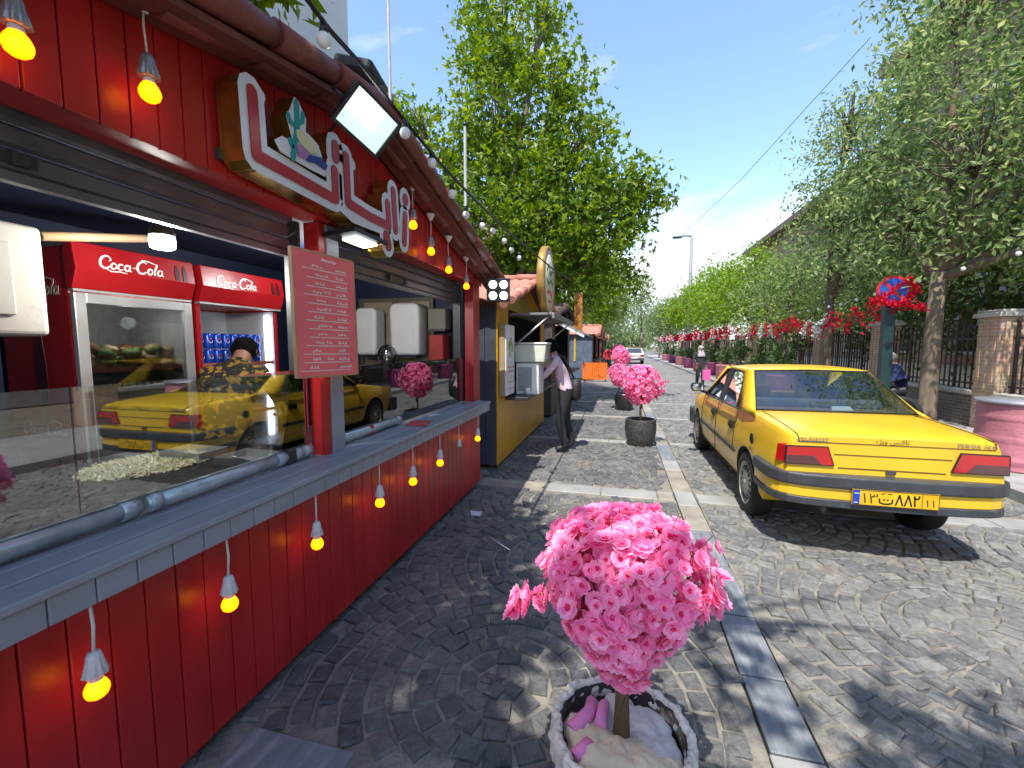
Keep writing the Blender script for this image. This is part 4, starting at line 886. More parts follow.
# ------------------------------------------------------------------ pink blossom trees in pots
PKA = [leafmat('blossom_pink', [(.78,.2,.42),(.86,.3,.52),(.9,.42,.62),(.82,.24,.46),(.92,.56,.72)], .45, .7, .1), leafmat('blossom_heart', [(.72,.04,.18),(.78,.08,.25)], .4, .7, .1), leafmat('blossom_edge', [(.86,.34,.56),(.9,.48,.66),(.93,.6,.75),(.84,.3,.5)], .45, .7, .1)]
def flower_tpl(rng):
    vs, fs, mi = [], [], []
    for layer, (np_, R0, lift) in enumerate(((5,1.0,.15),(5,.74,.6))):
        for k in range(np_):
            a = 2*PI*(k+.5*layer)/np_+rng.uniform(-.1,.1); b = len(vs); R1 = R0*rng.uniform(.88,1.1)
            for (rr, ww, hh) in ((.06,.07,0),(.38,.3,.06+lift*.4),(.72,.5,.12+lift*.8),(.96,.36,.16+lift*1.05)):
                for s_ in (-1,0,1):
                    u = rr*R1*(1 if s_ == 0 else .95 if rr < .9 else 1.03); v = s_*ww*R1*(1.1 if rr > .3 else 1); h = hh*R1+(.12*R1 if s_ else 0)+rng.uniform(-.07,.07)*R1*(rr > .3); u *= (1.04 if (s_ == 0 and rr > .9) else 1)*(1+rng.uniform(-.05,.05)*(rr > .5))
                    vs.append((u*math.cos(a)-v*math.sin(a), u*math.sin(a)+v*math.cos(a), h))
            for q in range(3):
                for s_ in range(2): fs.append((b+q*3+s_, b+q*3+s_+1, b+q*3+3+s_+1, b+q*3+3+s_)); mi.append((1,0,2)[q])
    return vs, fs, mi
def blossoms(pts, size, seed):
    rng = random.Random(seed); T = [flower_tpl(rng) for _ in range(6)]; mb = MB()
    for p, nrm in pts:
        vs, fs, mi = rng.choice(T); n_ = (Vector(nrm)+Vector([rng.gauss(0,.35) for _ in range(3)])).normalized()
        q = n_.to_track_quat('Z','Y'); s = size*rng.uniform(.75,1.25); ro = rng.random()*6; cr_, sr_ = math.cos(ro), math.sin(ro)
        b = len(mb.v)
        for v in vs: w = q @ Vector(((v[0]*cr_-v[1]*sr_)*s, (v[0]*sr_+v[1]*cr_)*s, v[2]*s)); mb.v.append((p[0]+w.x, p[1]+w.y, p[2]+w.z))
        mb.f += [[b+i for i in f] for f in fs]; mb.m += ([0 if q_ == 2 else q_ for q_ in mi] if rng.random() < .4 else mi); mb.sm += [True]*len(fs)
    return mb
def crown_pts(n, prof, seed, flat=.5, off=(0,0)):
    """points on and inside a lumpy crown; prof: list of (z, radius)"""
    rng = random.Random(seed); out = []; z0, z1 = prof[0][0], prof[-1][0]
    def rad(z):
        for (a, ra), (b, rb) in zip(prof, prof[1:]):
            if a <= z <= b: return ra+(rb-ra)*(z-a)/(b-a)
        return 0
    while len(out) < n:
        z = rng.uniform(z0, z1); a = rng.random()*2*PI; R = rad(z)*(1+.15*math.sin(3*a+seed+z*11)+.1*math.sin(7*a+z*24))
        if rng.random() > (R/max(r_ for _, r_ in prof))**.8: continue
        q = rng.uniform(.72,1.0) if rng.random() < .8 else rng.uniform(.2,.75)
        x, y = R*q*math.cos(a), R*q*math.sin(a)
        nz_ = (z-(z0+z1)/2)/(z1-z0)*1.6
        out.append(((x+off[0], y+off[1], z), (math.cos(a), math.sin(a), nz_)))
    for _ in range(int(n*.18)):      # the top of the crown
        a = rng.random()*2*PI; R = prof[-1][1]*math.sqrt(rng.random()); out.append(((R*math.cos(a), R*math.sin(a), z1+rng.uniform(-.02,.02)), (.3*math.cos(a),.3*math.sin(a),1)))
    return out
def stem(mb, base, top, spread, n=9, seed=0):
    rng = random.Random(seed); base = Vector(base); top = Vector(top)
    for k in range(n):
        a = 2*PI*k/n; e = top+Vector((math.cos(a)*spread*rng.uniform(.6,1.1), math.sin(a)*spread*rng.uniform(.6,1.1), rng.uniform(.1,.4)))
        mid = base.lerp(top, .75)+Vector((math.cos(a)*.012, math.sin(a)*.012, 0))
        mb.tube([base+Vector((math.cos(a)*.02,math.sin(a)*.02,0)), mid, top.lerp(e,.3)+Vector((0,0,.02)), e], [.0065,.0065,.005,.003], 6)
# foreground pot
bt = (.03, 1.30)
pot = empty('flower_pot', (bt[0], bt[1], 0), 'round black pot with chalky white crusted rim, nearest the camera', 'flower pot', 'pots with pink blossom trees')
cx, cy = bt
POTB = mat('black_glazed_pot', (.02,.02,.022), .3, var=.4, bump=.4, bscale=16, dirt=(.2,.2,.19), dscale=3, dthr=.63)
mb = MB(); mb.lathe([(0,0),(.15,0),(.17,.02),(.2,.14),(.218,.3),(.222,.42),(.2,.425),(.195,.37),(.0,.36)], c=(cx,cy,0), n=40); obj('pot_body', mb, POTB, pot)
mb = MB(); wb = lambda a,h: 1+.018*math.sin(3*a)+.012*math.sin(11*a+1)+.012*math.sin(23*a)
mb.lathe([(.224,.32),(.232,.35),(.236,.40),(.23,.432),(.218,.44),(.205,.434),(.2,.41),(.198,.38)], c=(cx,cy,0), n=72, wob=wb)
o = obj('crusted_rim', mb, mat('chalky_crust', (.62,.58,.5), .9, var=.15, scale=12, bump=1, bscale=30, dirt=(.2,.19,.2), dscale=9, dthr=.6), pot)
tx = bpy.data.textures.new('crust','CLOUDS'); tx.noise_scale = .03; tx.noise_depth = 3; sbm = o.modifiers.new('s','SUBSURF'); sbm.levels = 2; sbm.render_levels = 2; sbm.subdivision_type = 'SIMPLE'; dm = o.modifiers.new('d','DISPLACE'); dm.texture = tx; dm.strength = .03; dm.mid_level = .5
# crumpled fill: foam lumps and paint
fill = {0: MB(), 1: MB(), 2: MB()}
PF = empty  # noqa
def lump(c, r, mi, sc=(1,1,.5)): fill[mi].ball(c, r, 34, 22, 0, sc)
for (dx,dy,rr,mi) in ((-.01,.09,.085,0),(.07,.06,.09,0),(.1,-.02,.08,0),(.03,-.09,.11,1),(-.07,-.07,.1,1),(-.12,.0,.07,1),(.12,-.08,.07,1),(-.145,.03,.045,2),(-.07,.07,.035,2),(-.1,-.08,.05,2),(.0,-.14,.06,1),(.05,-.03,.06,0),(.14,.03,.035,0)):
    lump((cx+dx,cy+dy,.385), rr, mi, (1,1,.45))
fill[2].tube([(cx-.16,cy-.02,.4),(cx-.11,cy+.05,.42),(cx-.1,cy+.1,.41)], .025, 10); fill[2].tube([(cx-.07,cy-.0,.425),(cx-.06,cy+.07,.425),(cx-.055,cy+.12,.4)], .02, 10); fill[2].tube([(cx-.14,cy-.12,.41),(cx-.1,cy-.07,.425)], .02, 10)
for i, (nm, mm) in enumerate((('grey_foam', mat('grey_foam', (.5,.45,.43), .9, var=.15, bump=1, bscale=18)), ('cream_plaster', mat('cream_plaster', (.62,.53,.38), .9, var=.15, bump=1, bscale=14)), ('pink_paint_blob', mat('pink_paint_blob', (.68,.2,.42), .6, bump=.6, bscale=20)))):
    o = obj(nm, fill[i], mm, pot)
    tx = bpy.data.textures.new('lump','CLOUDS'); tx.noise_scale = .05; tx.noise_depth = 5; dm = o.modifiers.new('d','DISPLACE'); dm.texture = tx; dm.strength = .05 if i < 2 else .03; dm.mid_level = .5
tree = empty('blossom_tree', (cx,cy,.38), 'large bushy pink artificial blossom tree nearest the camera, in the chalky rimmed pot', 'blossom tree', 'pink blossom trees in pots')
mb = MB(); stem(mb, (cx,cy,.38), (cx,cy,.62), .2, 14, 3); mb.tube([(cx-.02,cy-.02,.4),(cx+.012,cy-.02,.52),(cx-.01,cy-.018,.6)], .004, 5); stem_mb = mb
pts = crown_pts(1080, [(.57,.045),(.64,.09),(.74,.15),(.84,.205),(.93,.235),(1.01,.22),(1.055,.16)], 5)
pts += [((-.25+random.gauss(0,.03), -.03+random.gauss(0,.03), .81+random.gauss(0,.022)), (-1,-.4,.3)) for _ in range(18)] + [((-.315+random.gauss(0,.02), -.04+random.gauss(0,.02), .79+random.gauss(0,.018)), (-1,-.5,.2)) for _ in range(10)]
pts += [((-.225+random.gauss(0,.025), .0+random.gauss(0,.03), .93+random.gauss(0,.03)), (-1,0,.4)) for _ in range(12)] + [((.215+random.gauss(0,.018), random.gauss(0,.03), 1.0+random.gauss(0,.03)), (1,0,.5)) for _ in range(10)]
pts = [((p[0]+cx, p[1]+cy, p[2]), n_) for p, n_ in pts]
obj('blossoms', blossoms(pts, .0245, 2), PKA, tree, recalc=False)
mb = stem_mb
rng = random.Random(8)
for k in range(60):
    p, n_ = rng.choice(pts); p = Vector(p); d = Vector((p.x-cx, p.y-cy, (p.z-.75)*.8)).normalized(); mb.tube([p-d*.09, p-d*.02, p+d*.045+Vector((0,0,.016))], [.0022,.0018,.0012], 5)
mb.tube([(cx-.1,cy,.82),(cx-.2,cy-.03,.84),(cx-.3,cy-.04,.82)], [.005,.004,.002], 6)
obj('stem', mb, TWIG, tree)
pot.scale = (.95,.95,.93)
# smaller ones down the street
def small_pot(loc, material, lab, woven=False, r0=.235, h=.43):
    r = empty('flower_pot', loc, lab, 'flower pot', 'pots with pink blossom trees'); x,y,z = loc; mb = MB()
    prof = [(0,0),(.7*r0,0),(.8*r0,.02),(.93*r0,.12),(1.02*r0,.26),(1.0*r0,.38),(.98*r0,h),(.88*r0,h),(.86*r0,h-.05),(0,h-.06)]
    if woven:
        k = []; 
        for (a, ha), (b, hb) in zip(prof[2:6], prof[3:7]):
            for q in range(5): k.append((a+(b-a)*q/5, ha+(hb-ha)*q/5))
        mb.lathe(prof[:2]+k+prof[6:], c=(x,y,z), n=48, wob=lambda a,hh: 1+.03*(1 if (int(round(a*24/PI))+int(hh*60)) % 2 else 0))
    else: mb.lathe(prof, c=(x,y,z), n=28)
    obj('pot_body', mb, material, r)
    mb = MB(); mb.lathe([(.85*r0,h-.055),(0,h-.045)], c=(x,y,z), n=20); obj('soil', mb, mat('soil', (.1,.07,.05), .9), r); return r
WOV = mat('woven_grey_pot', (.055,.05,.047), .4, var=.5, scale=30, bump=1.0, bscale=50, dirt=(.25,.24,.22), dscale=12, dthr=.62)
def small_tree(seed):
    r = empty('blossom_tree', (0,0,.37), '', 'blossom tree', 'pink blossom trees in pots')
    mb = MB(); mb.tube([(0,0,.36),(-.01,.01,.55),(.01,0,.75)], [.02,.016,.012], 8); stem(mb, (0,0,.6), (0,0,.8), .16, 7, seed); obj('stem', mb, mat('golden_trunk', (.28,.17,.07), .7, var=.3), r)
    pp = crown_pts(470, [(.68,.1),(.76,.2),(.9,.29),(1.05,.3),(1.18,.24),(1.25,.14)], seed); pp += [((.34+random.gauss(0,.03), random.gauss(0,.03), 1.02+random.gauss(0,.02)), (1,0,0)) for _ in range(8)]
    obj('blossoms', blossoms(pp, .034, seed), PKA, r, recalc=False); return r
small_pot((.35,7.15,.002), WOV, 'grey woven looking pot beside the pale stone band, second from the camera', True)
st_ = small_tree(4); st_.location = (.35,7.15,.372); st_['label'] = 'pink blossom tree in the grey woven pot beside the taxi, second from the camera'
small_pot((.13,11.0,.002), POTB, 'plain black pot half hidden behind the woven pot')
t2 = dup(st_, (.0,11.0,.33), 2.0, 'darker pink blossom tree standing in the plain black pot, mostly behind the second one', (.9,.9,.9))
for i, (x, y) in enumerate(((.05,17.5),(.0,21.5),(-.1,27))):
    small_pot((x,y,.01), POTB, ['black pot of the third small blossom tree, far down the walkway','black pot of the fourth small blossom tree, far down the walkway','black pot of the farthest blossom tree on the walkway'][i])
    dup(st_, (x,y,.46+.1*i), 1.3*i, ['pink blossom tree behind the darker one, left of the silver car','pink blossom tree second to last along the walkway','farthest pink blossom tree along the walkway'][i], 1.12)
# ------------------------------------------------------------------ taxi
TX, TY = 1.918, 4.45
HW = .738
taxi = empty('taxi', (TX, TY, 0), 'yellow four-door taxi seen from behind, parked on the cobbled road', 'taxi')
def tp(x, y, z): return (TX+x, TY+y, z)
def zs_(y):
    K = [(-.83,.94),(-.6,.962),(-.2,.985),(.05,.99),(.5,.955),(1.2,.94),(2.1,.925),(2.5,.9),(3.0,.83),(3.4,.74),(3.52,.68)]
    for (a,za),(b,zb) in zip(K,K[1:]):
        if a <= y <= b: return za+(zb-za)*(y-a)/(b-a)
    return K[-1][1]
def wf(y):
    K = [(-.83,.93),(-.7,.965),(-.4,.99),(0,1),(2.4,1),(3.0,.97),(3.35,.9),(3.52,.8)]
    for (a,za),(b,zb) in zip(K,K[1:]):
        if a <= y <= b: return za+(zb-za)*(y-a)/(b-a)
    return K[-1][1]
def zb_(y): return .42 if y < -.45 else (.42-(y+.45)*1.6 if y < -.35 else (.26 if y < 3.0 else .26+(y-3.0)*.2))
ys = [-.83,-.8,-.72,-.6,-.45,-.35,-.2,-.05,.1,.35,.7,1.2,1.7,2.1,2.4,2.67,3.0,3.25,3.4,3.48,3.52]
def sect(y):
    w = HW*wf(y); s = zs_(y); zb = zb_(y); k = .018 if y < -.8 else (.006 if y < -.75 else 0)
    crown = .012 if y < .1 or y > 2.1 else 0
    pr = [(.5,zb),(.92,zb),(.965,zb+.06),(.985,max(zb+.1,.42)),(1.0,.55),(.998,.655),(.986,.72),(.965,.80),(.945,s-.055),(.92,s-.018),(.88,s-.004),(.6,s+crown*.6),(.0,s+crown)]
    pr = [(a, max(z, zb+.001*i)) for i,(a,z) in enumerate(pr)]
    pr = [(a*w-(k if a > .4 else 0), z-(k if z > .8 else 0)) for a,z in pr]
    return [tp(x,y,z) for x,z in pr]+[tp(-x,y,z) for x,z in pr[-2::-1]]
mb = MB(); S = [sect(y) for y in ys]; n = len(S[0])
for s in S: mb.v += s
for i in range(len(S)-1):
    for j in range(n):
        mb.f.append([i*n+j, i*n+(j+1)%n, (i+1)*n+(j+1)%n, (i+1)*n+j]); mb.m.append(0); mb.sm.append(True)
mb.f.append(list(range(n))); mb.m.append(0); mb.sm.append(False)
mb.f.append([(len(S)-1)*n+j for j in range(n)][::-1]); mb.m.append(0); mb.sm.append(False)
body = obj('body', mb, [CARY, RUBB], taxi)
def bool_cut(o, cutter, mode='DIFFERENCE'):
    md = o.modifiers.new('b','BOOLEAN'); md.operation = mode; md.object = cutter; md.solver = 'EXACT'; md.material_mode = 'TRANSFER'
    dg = bpy.context.evaluated_depsgraph_get(); dg.update(); me = bpy.data.meshes.new_from_object(o.evaluated_get(dg)); o.modifiers.remove(md); old = o.data; o.data = me; bpy.data.meshes.remove(old)
    bpy.data.objects.remove(cutter)
for yy in (0, 2.67):
    for s in (-1,1):
        c = MB(); x0, x1 = sorted((s*(HW-.24), s*(HW+.1)))
        c.lathe([(0,x0),(.345,x0),(.345,x1),(0,x1)], c=(TX,TY+yy,.30), n=40, axis='x', smooth=True)
        # lathe axis x: offset along x
        cu = obj('cut', c, RUBB); bool_cut(body, cu)
for p in body.data.polygons: pass
em_ = body.modifiers.new('bev','BEVEL'); em_.width = .006; em_.segments = 2; em_.limit_method = 'ANGLE'; em_.angle_limit = math.radians(35)
# roof, pillars
mb = MB(); st2 = [(.67,.545,1.338,1.35),(.73,.575,1.346,1.364),(.95,.585,1.354,1.38),(1.25,.587,1.357,1.387),(1.5,.575,1.347,1.377),(1.62,.55,1.332,1.357)]
rows = []
for (y,hw,ze,zc) in st2:
    rows.append([tp(x*hw, y, ze+(zc-ze)*(1-abs(x)**2.4)-(.028 if abs(x) == 1 else 0)) for x in (-1,-.97,-.88,-.7,-.4,0,.4,.7,.88,.97,1)])
for r_ in rows: mb.v += r_
for i in range(len(rows)-1):
    for j in range(10): mb.f.append([i*11+j, i*11+j+1, (i+1)*11+j+1, (i+1)*11+j]); mb.m.append(0); mb.sm.append(True)
o = obj('roof', mb, CARY, taxi, recalc=False); s = o.modifiers.new('s','SOLIDIFY'); s.thickness = .018; s.offset = -1
for sgn in (-1,1):
    q = lambda x,y,z: tp(sgn*x,y,z)
    mb = MB(); P_ = dict(A=(.708,.46,.955), B=(.592,.72,1.31), C=(.56,.74,1.345), D=(.51+(.03 if sgn > 0 else 0),.67,1.338), E=(.645+(.015 if sgn > 0 else 0),.08,.997), F_=(.70,-.12,.95), G=(.712,.2,.95), H=(.6,.6,1.24))
    V_ = {k: q(*v) for k, v in P_.items()}
    mid = lambda a,b,t: tuple(Vector(V_[a]).lerp(Vector(V_[b]), t))
    mb.v = [V_['A'],V_['B'],V_['C'],V_['D'],V_['E'],V_['F_'],V_['G'], q(.67,.17,1.03), q(.53,.66,1.325)]
    mb.f = [[6,0,7],[0,1,8,7],[1,2,8],[5,6,7],[5,7,4],[4,7,8,3],[8,2,3]]; mb.m = [0]*7; mb.sm = [True]*7
    c = obj('rear_pillar', mb, CARY, taxi); s_ = c.modifiers.new('s','SOLIDIFY'); s_.thickness = .014; s_.offset = 0
    mb = MB(); mb.tube([q(.715,1.23,.935), q(.575,1.24,1.325)], .03, 6, smooth=False); obj('door_pillar', mb, BLACK, taxi)
    mb = MB(); mb.tube([q(.70,2.12,.92), q(.65,1.95,1.05), q(.565,1.55,1.33)], [.03,.026,.024], 8); obj('front_pillar', mb, CARY, taxi)
    # window frames (black line) and belt trim
    mb = MB(); mb.tube([q(.72,.45,.955), q(.583,.71,1.305), q(.582,1.24,1.322), q(.58,1.5,1.312), q(.718,2.06,.93)], .0095, 6)
    obj('window_seal', mb, RUBB, taxi)
    mb = MB(); mb.tube([q(.722,.4,.957), q(.727,1.2,.945), q(.722,2.1,.928)], .009, 6); obj('belt_trim', mb, RUB, taxi)
    mb = MB(); mb.add([q(.708,.48,.955), q(.708,1.2,.945), q(.58,1.2,1.31), q(.578,.72,1.305)], [(0,1,2,3)]); obj('rear_side_window', mb, CGLASS, taxi, recalc=False)
    mb = MB(); mb.add([q(.708,1.27,.945), q(.706,2.05,.93), q(.572,1.52,1.31), q(.58,1.27,1.315)], [(0,1,2,3)]); obj('front_side_window', mb, CGLASS, taxi, recalc=False)
    # side moulding, door gaps, handles, mirror
    mb = MB(); mb.box(*sorted((TX+sgn*(HW-.004), TX+sgn*(HW+.014))), TY+.38, TY+2.3, .5, .545); obj('side_moulding', mb, RUB, taxi, bevel=.006)
    mb = MB()
    def gap(pts): 
        mb.tube([q(*p) for p in pts], .004, 4, smooth=False)
    gap([(.742,.02,.9),(.754,.45,.72),(.757,.42,.58)] if False else [(.724,.36,.93),(.752,.4,.72),(.756,.42,.56)]); gap([(.722,1.24,.92),(.752,1.25,.74),(.757,1.26,.56),(.746,1.26,.34)]); gap([(.72,2.12,.91),(.752,2.16,.72),(.757,2.15,.55),(.745,2.1,.34)])
    gap([(.73,.36,.3),(.73,1.26,.3),(.73,2.1,.3)]); obj('door_gap', mb, INK, taxi)
    for yh in (.52, 1.42):
        mb = MB(); mb.box(*sorted((TX+sgn*(HW-.008), TX+sgn*(HW+.016))), TY+yh, TY+yh+.13, .735, .785); mb.box(*sorted((TX+sgn*(HW-.02), TX+sgn*(HW+.004))), TY+yh-.01, TY+yh+.14, .72, .8); obj('door_handle', mb, RUBB, taxi, bevel=.006)
    mb = MB(); mb.prism([(-.085,-.05),(.06,-.05),(.085,.0),(.07,.06),(-.07,.07),(-.09,.03)], lambda u,v,d: q(.85+u, 2.02+d, 1.02+v), -.03, .06); mb.tube([q(.72,2.06,.95), q(.8,2.05,.98)], .022, 8); mi_ = obj('wing_mirror', mb, RUBB, taxi, bevel=.01)
    mb = MB(); mb.prism([(-.07,-.035),(.05,-.035),(.07,0),(.055,.045),(-.06,.055)], lambda u,v,d: q(.85+u, 1.985+d, 1.02+v), 0, .003); obj('mirror_glass', mb, mat('mirror', (.7,.72,.75), .04, metal=1), mi_)
mb = MB(); mb.box(TX-HW+.01, TX-HW+.3, TY+.3, TY+.31, .3,.31)
# fuel flap on the left side
mb = MB(); mb.lathe([(0,0),(.03,0),(.042,.004),(.05,.006),(.052,.0)], c=(TX-HW-.003,TY-.2,.765), n=20, axis='x'); mb.v = [(2*(TX-HW-.003)-x if True else x, y, z) for x,y,z in mb.v]; obj('fuel_flap', mb, BLACK, taxi)
# rear window and windscreen
mb = MB(); mb.add([tp(-.635,.09,.997), tp(0,.05,1.003), tp(.655,.09,.997), tp(.54,.665,1.335), tp(0,.65,1.346), tp(-.5,.665,1.333)], [(0,1,4,5),(1,2,3,4)], 0, True); obj('rear_window', mb, CGLASS, taxi, recalc=False)
mb = MB(); mb.tube([tp(-.64,.085,.995), tp(0,.04,1.002), tp(.66,.085,.995), tp(.545,.668,1.338), tp(0,.655,1.35), tp(-.505,.668,1.337), tp(-.64,.085,.995)], .0085, 6); obj('rear_window_seal', mb, RUBB, taxi)
mb = MB(); mb.add([tp(-.68,2.28,.93), tp(.68,2.28,.93), tp(.53,1.62,1.335), tp(-.53,1.62,1.335)], [(0,1,2,3)]); obj('windscreen', mb, CGLASS, taxi, recalc=False)
# interior: shelf, seats, sticker
mb = MB(); mb.box(TX-.62, TX+.62, TY+.13, TY+.5, .958, .975); obj('parcel_shelf', mb, mat('brown_shelf', (.16,.1,.07), .8), taxi)
mb = MB(); mb.box(TX-.66, TX+.66, TY+.5, TY+2.2, .958, .962); obj('cabin_floor', mb, BLACK, taxi)
SEAT = mat('blue_grey_seat', (.07,.085,.11), .8)
mb = MB(); mb.box(TX-.6, TX+.6, TY+.5, TY+.62, .962, 1.06); obj('rear_seat', mb, SEAT, taxi, bevel=.03, seg=3)
for x in (-.34,.34):
    mb = MB(); mb.box(TX+x-.2, TX+x+.2, TY+1.3, TY+1.42, .962, 1.12); mb.box(TX+x-.12, TX+x+.12, TY+1.3, TY+1.4, 1.14, 1.28); obj('front_seat', mb, SEAT, taxi, bevel=.025, seg=3)
mb = MB(); mb.add([tp(.02,.145,1.0),tp(.2,.16,1.0),tp(.19,.2,1.035),tp(.03,.185,1.035)], [(0,1,2,3)]); obj('window_sticker', mb, mat('sticker', (.4,.45,.5), .5), taxi)
mb = MB(); mb.lathe([(.17,-.012),(.185,0),(.17,.012),(.155,0),(.17,-.012)], c=(TX-.34,TY+1.85,1.02), n=24, axis='y'); obj('steering_wheel', mb, BLACK, taxi)
# rear: bumper bands following the plan curve
def plan(off):
    return [(-HW-.018-off,-.36),(-HW-.02-off,-.55),(-HW-.012-off,-.68),(-HW+.008-off,-.75-off*.3),(-HW+.04-off*.8,-.8-off*.6),(-HW+.085-off*.4,-.84-off*.8),(-HW+.16,-.872-off),(-HW+.3,-.893-off),(-.2,-.908-off),(0,-.91-off)]
def band(z0, z1, off, t, m, name, rib=0, yext=None):
    P1 = plan(off); P1 = P1+[(-x,y) for x,y in P1[-2::-1]]; P2 = plan(off-t); P2 = P2+[(-x,y) for x,y in P2[-2::-1]]
    mb = MB(); k = len(P1)
    mb.v = [tp(x,y,z0) for x,y in P1]+[tp(x,y,z1) for x,y in P1]+[tp(x,y,z1) for x,y in P2]+[tp(x,y,z0) for x,y in P2]
    for i in range(k-1):
        for a in range(4): b = (a+1)%4; mb.f.append([a*k+i, a*k+i+1, b*k+i+1, b*k+i]); mb.m.append(0); mb.sm.append(False)
    for e in (0,k-1): mb.f.append([e, k+e, 2*k+e, 3*k+e]); mb.m.append(0); mb.sm.append(False)
    return obj(name, mb, m, taxi, bevel=rib or .008, seg=3)
band(.562, .655, .02, .12, RUB, 'bumper', rib=.016); band(.475, .562, .0, .1, CARY, 'bumper_stripe'); band(.415, .475, .004, .1, RUB, 'lower_bumper', rib=.01)
# front bumper
mb = MB(); mb.prism([(-.7,3.3),(-.72,3.5),(-.6,3.62),(0,3.68),(.6,3.62),(.72,3.5),(.7,3.3)], lambda u,v,d: tp(u,v,d), .3, .56); obj('front_bumper', mb, RUB, taxi, bevel=.02)
for s in (-1,1):
    mb = MB(); mb.box(*sorted((TX+s*.34,TX+s*.6)), TY+3.5, TY+3.54, .58, .68); obj('headlight', mb, mat('headlight_glass', (.6,.62,.6), .1, coat=1), taxi, bevel=.01)
# boot lid lines, lock, lamps (rear face lies near y=-.83)
YR = -.832
rf = lambda u,v,d: tp(u, YR-d, v)
mb = MB()
def line(pts, w=.006): stroke(mb, pts, w, rf, -.02, .0015, round_=False)
line([(-.6,.885),(.6,.885)], .005); line([(-.6,.885),(-.6,.93)], .005); line([(.6,.885),(.6,.93)], .005); line([(-.36,.8),(.36,.8)]); line([(-.33,.70),(.33,.70)], .007)
obj('panel_line', mb, mat('seam_brown', (.12,.06,.01), .6), taxi)
mb = MB()
for s in (-1,1): obj('boot_gap', MB().tube([tp(s*.6,-.815,.938), tp(s*.605,-.6,.961), tp(s*.605,-.2,.985), tp(s*.6,.02,.99)], .0035, 4, smooth=False), INK, taxi)
mb = MB(); mb.prism([(-.03,.672),(.03,.672),(.03,.70),(-.03,.70)], rf, 0, .012); obj('boot_lock', mb, RUB, taxi)
for s in (-1,1):
    o1 = [(s*.36,.715),(s*.68,.715),(s*.675,.85),(s*.405,.853)]; o2 = [(s*.36,.706),(s*.694,.706),(s*.692,.765),(s*.5,.765),(s*.45,.712)]
    mb = MB(); mb.prism(o1, rf, -.02, .010); 
    # wrap round the corner
    q = lambda x,y,z: tp(s*x,y,z)
    mb.add([q(.678,-.812,.715), q(.717,-.74,.715), q(.709,-.74,.846), q(.675,-.812,.85), q(.66,-.8,.715), q(.66,-.8,.862)], [(0,1,2,3),(4,1,0),(5,3,2)])
    lamp = obj('tail_lamp', mb, LAMPR, taxi, bevel=.003)
    mb = MB(); mb.prism([(s*.44,.718),(s*.678,.718),(s*.676,.782),(s*.49,.782)], rf, .009, .0135); obj('smoked_lens', mb, LAMPD, lamp)
    mb = MB(); stroke(mb, [o1[0],o1[1],o1[2],o1[3],o1[0]], .006, rf, -.01, .0115, round_=False); obj('lamp_seal', mb, RUBB, lamp)
# plate with its digits
pf = lambda u,v,d: tp(u-.01, -.923-d, v)
pr_ = MB(); pr_.prism([(-.26,.462),(.26,.462),(.26,.575),(-.26,.575)], pf, -.01, .006); plate = obj('number_plate', pr_, PLATEY, taxi)
mb = MB(); mb.prism([(-.255,.468),(-.215,.468),(-.215,.569),(-.255,.569)], pf, .0065, .0075); obj('plate_strip', mb, PLATEB, plate)
mb = MB()
mb.prism([(-.25,.545),(-.22,.545),(-.22,.55),(-.25,.55)], pf, .0076, .008); mb.prism([(-.25,.478),(-.225,.478),(-.225,.483),(-.25,.483)], pf, .0076, .008); obj('strip_marks', mb, WHITE, plate)
mb = MB()
text_mesh(mb, '\u06F1', -.185, .48, .07, pf, .0072); text_mesh(mb, '\u06F3', -.13, .48, .07, pf, .0072)
def ps(pts, w=.0105): stroke(mb, pts, w, pf, .0065, .0075)
ps([(-.095,.515),(-.092,.49),(-.07,.482),(-.04,.482),(-.018,.49),(-.015,.515)]); ps([(-.066,.51),(-.064,.512)], .011); ps([(-.045,.51),(-.043,.512)], .011); ps([(-.085,.553),(-.06,.558)], .005); ps([(-.045,.556),(-.02,.554)], .005)
for u_ in (.025,.078): ps([(u_-.02,.48),(u_,.552)]); ps([(u_,.552),(u_+.02,.48)])
ps([(.118,.48),(.113,.55)]); ps([(.113,.545),(.122,.532),(.138,.535),(.142,.553)])
text_mesh(mb, '\u06F1', .19, .482, .05, pf, .0072); text_mesh(mb, '\u06F1', .225, .482, .05, pf, .0072)
stroke(mb, [(.16,.468),(.16,.57)], .003, pf, .0065, .0075, round_=False); stroke(mb, [(-.257,.465),(.257,.465),(.257,.572),(-.257,.572),(-.257,.465)], .003, pf, .0065, .0078, round_=False)
obj('plate_characters', mb, INK, plate)
mb = MB(); text_mesh(mb, 'PEUGEOT', -.5, .893, .027, rf, .004, w=.2); stroke(mb, [(-.6,.891),(-.4,.891)], .004, rf, .001, .003, round_=False); obj('maker_letters', mb, CHROME, taxi)
mb = MB(); text_mesh(mb, 'PERSIA', .45, .893, .027, rf, .004, w=.13); text_mesh(mb, 'GLXi', .57, .893, .027, rf, .004, w=.07); obj('model_letters', mb, CHROME, taxi)
mb = MB(); text_mesh(mb, '\uFEE9\uFB8B\uFBFE\uFEED \uFBFD\uFEB4\uFB90\uFE8E\uFE97', .0, .888, .042, rf, .0045, w=.2); obj('taxi_lettering', mb, INK, taxi)
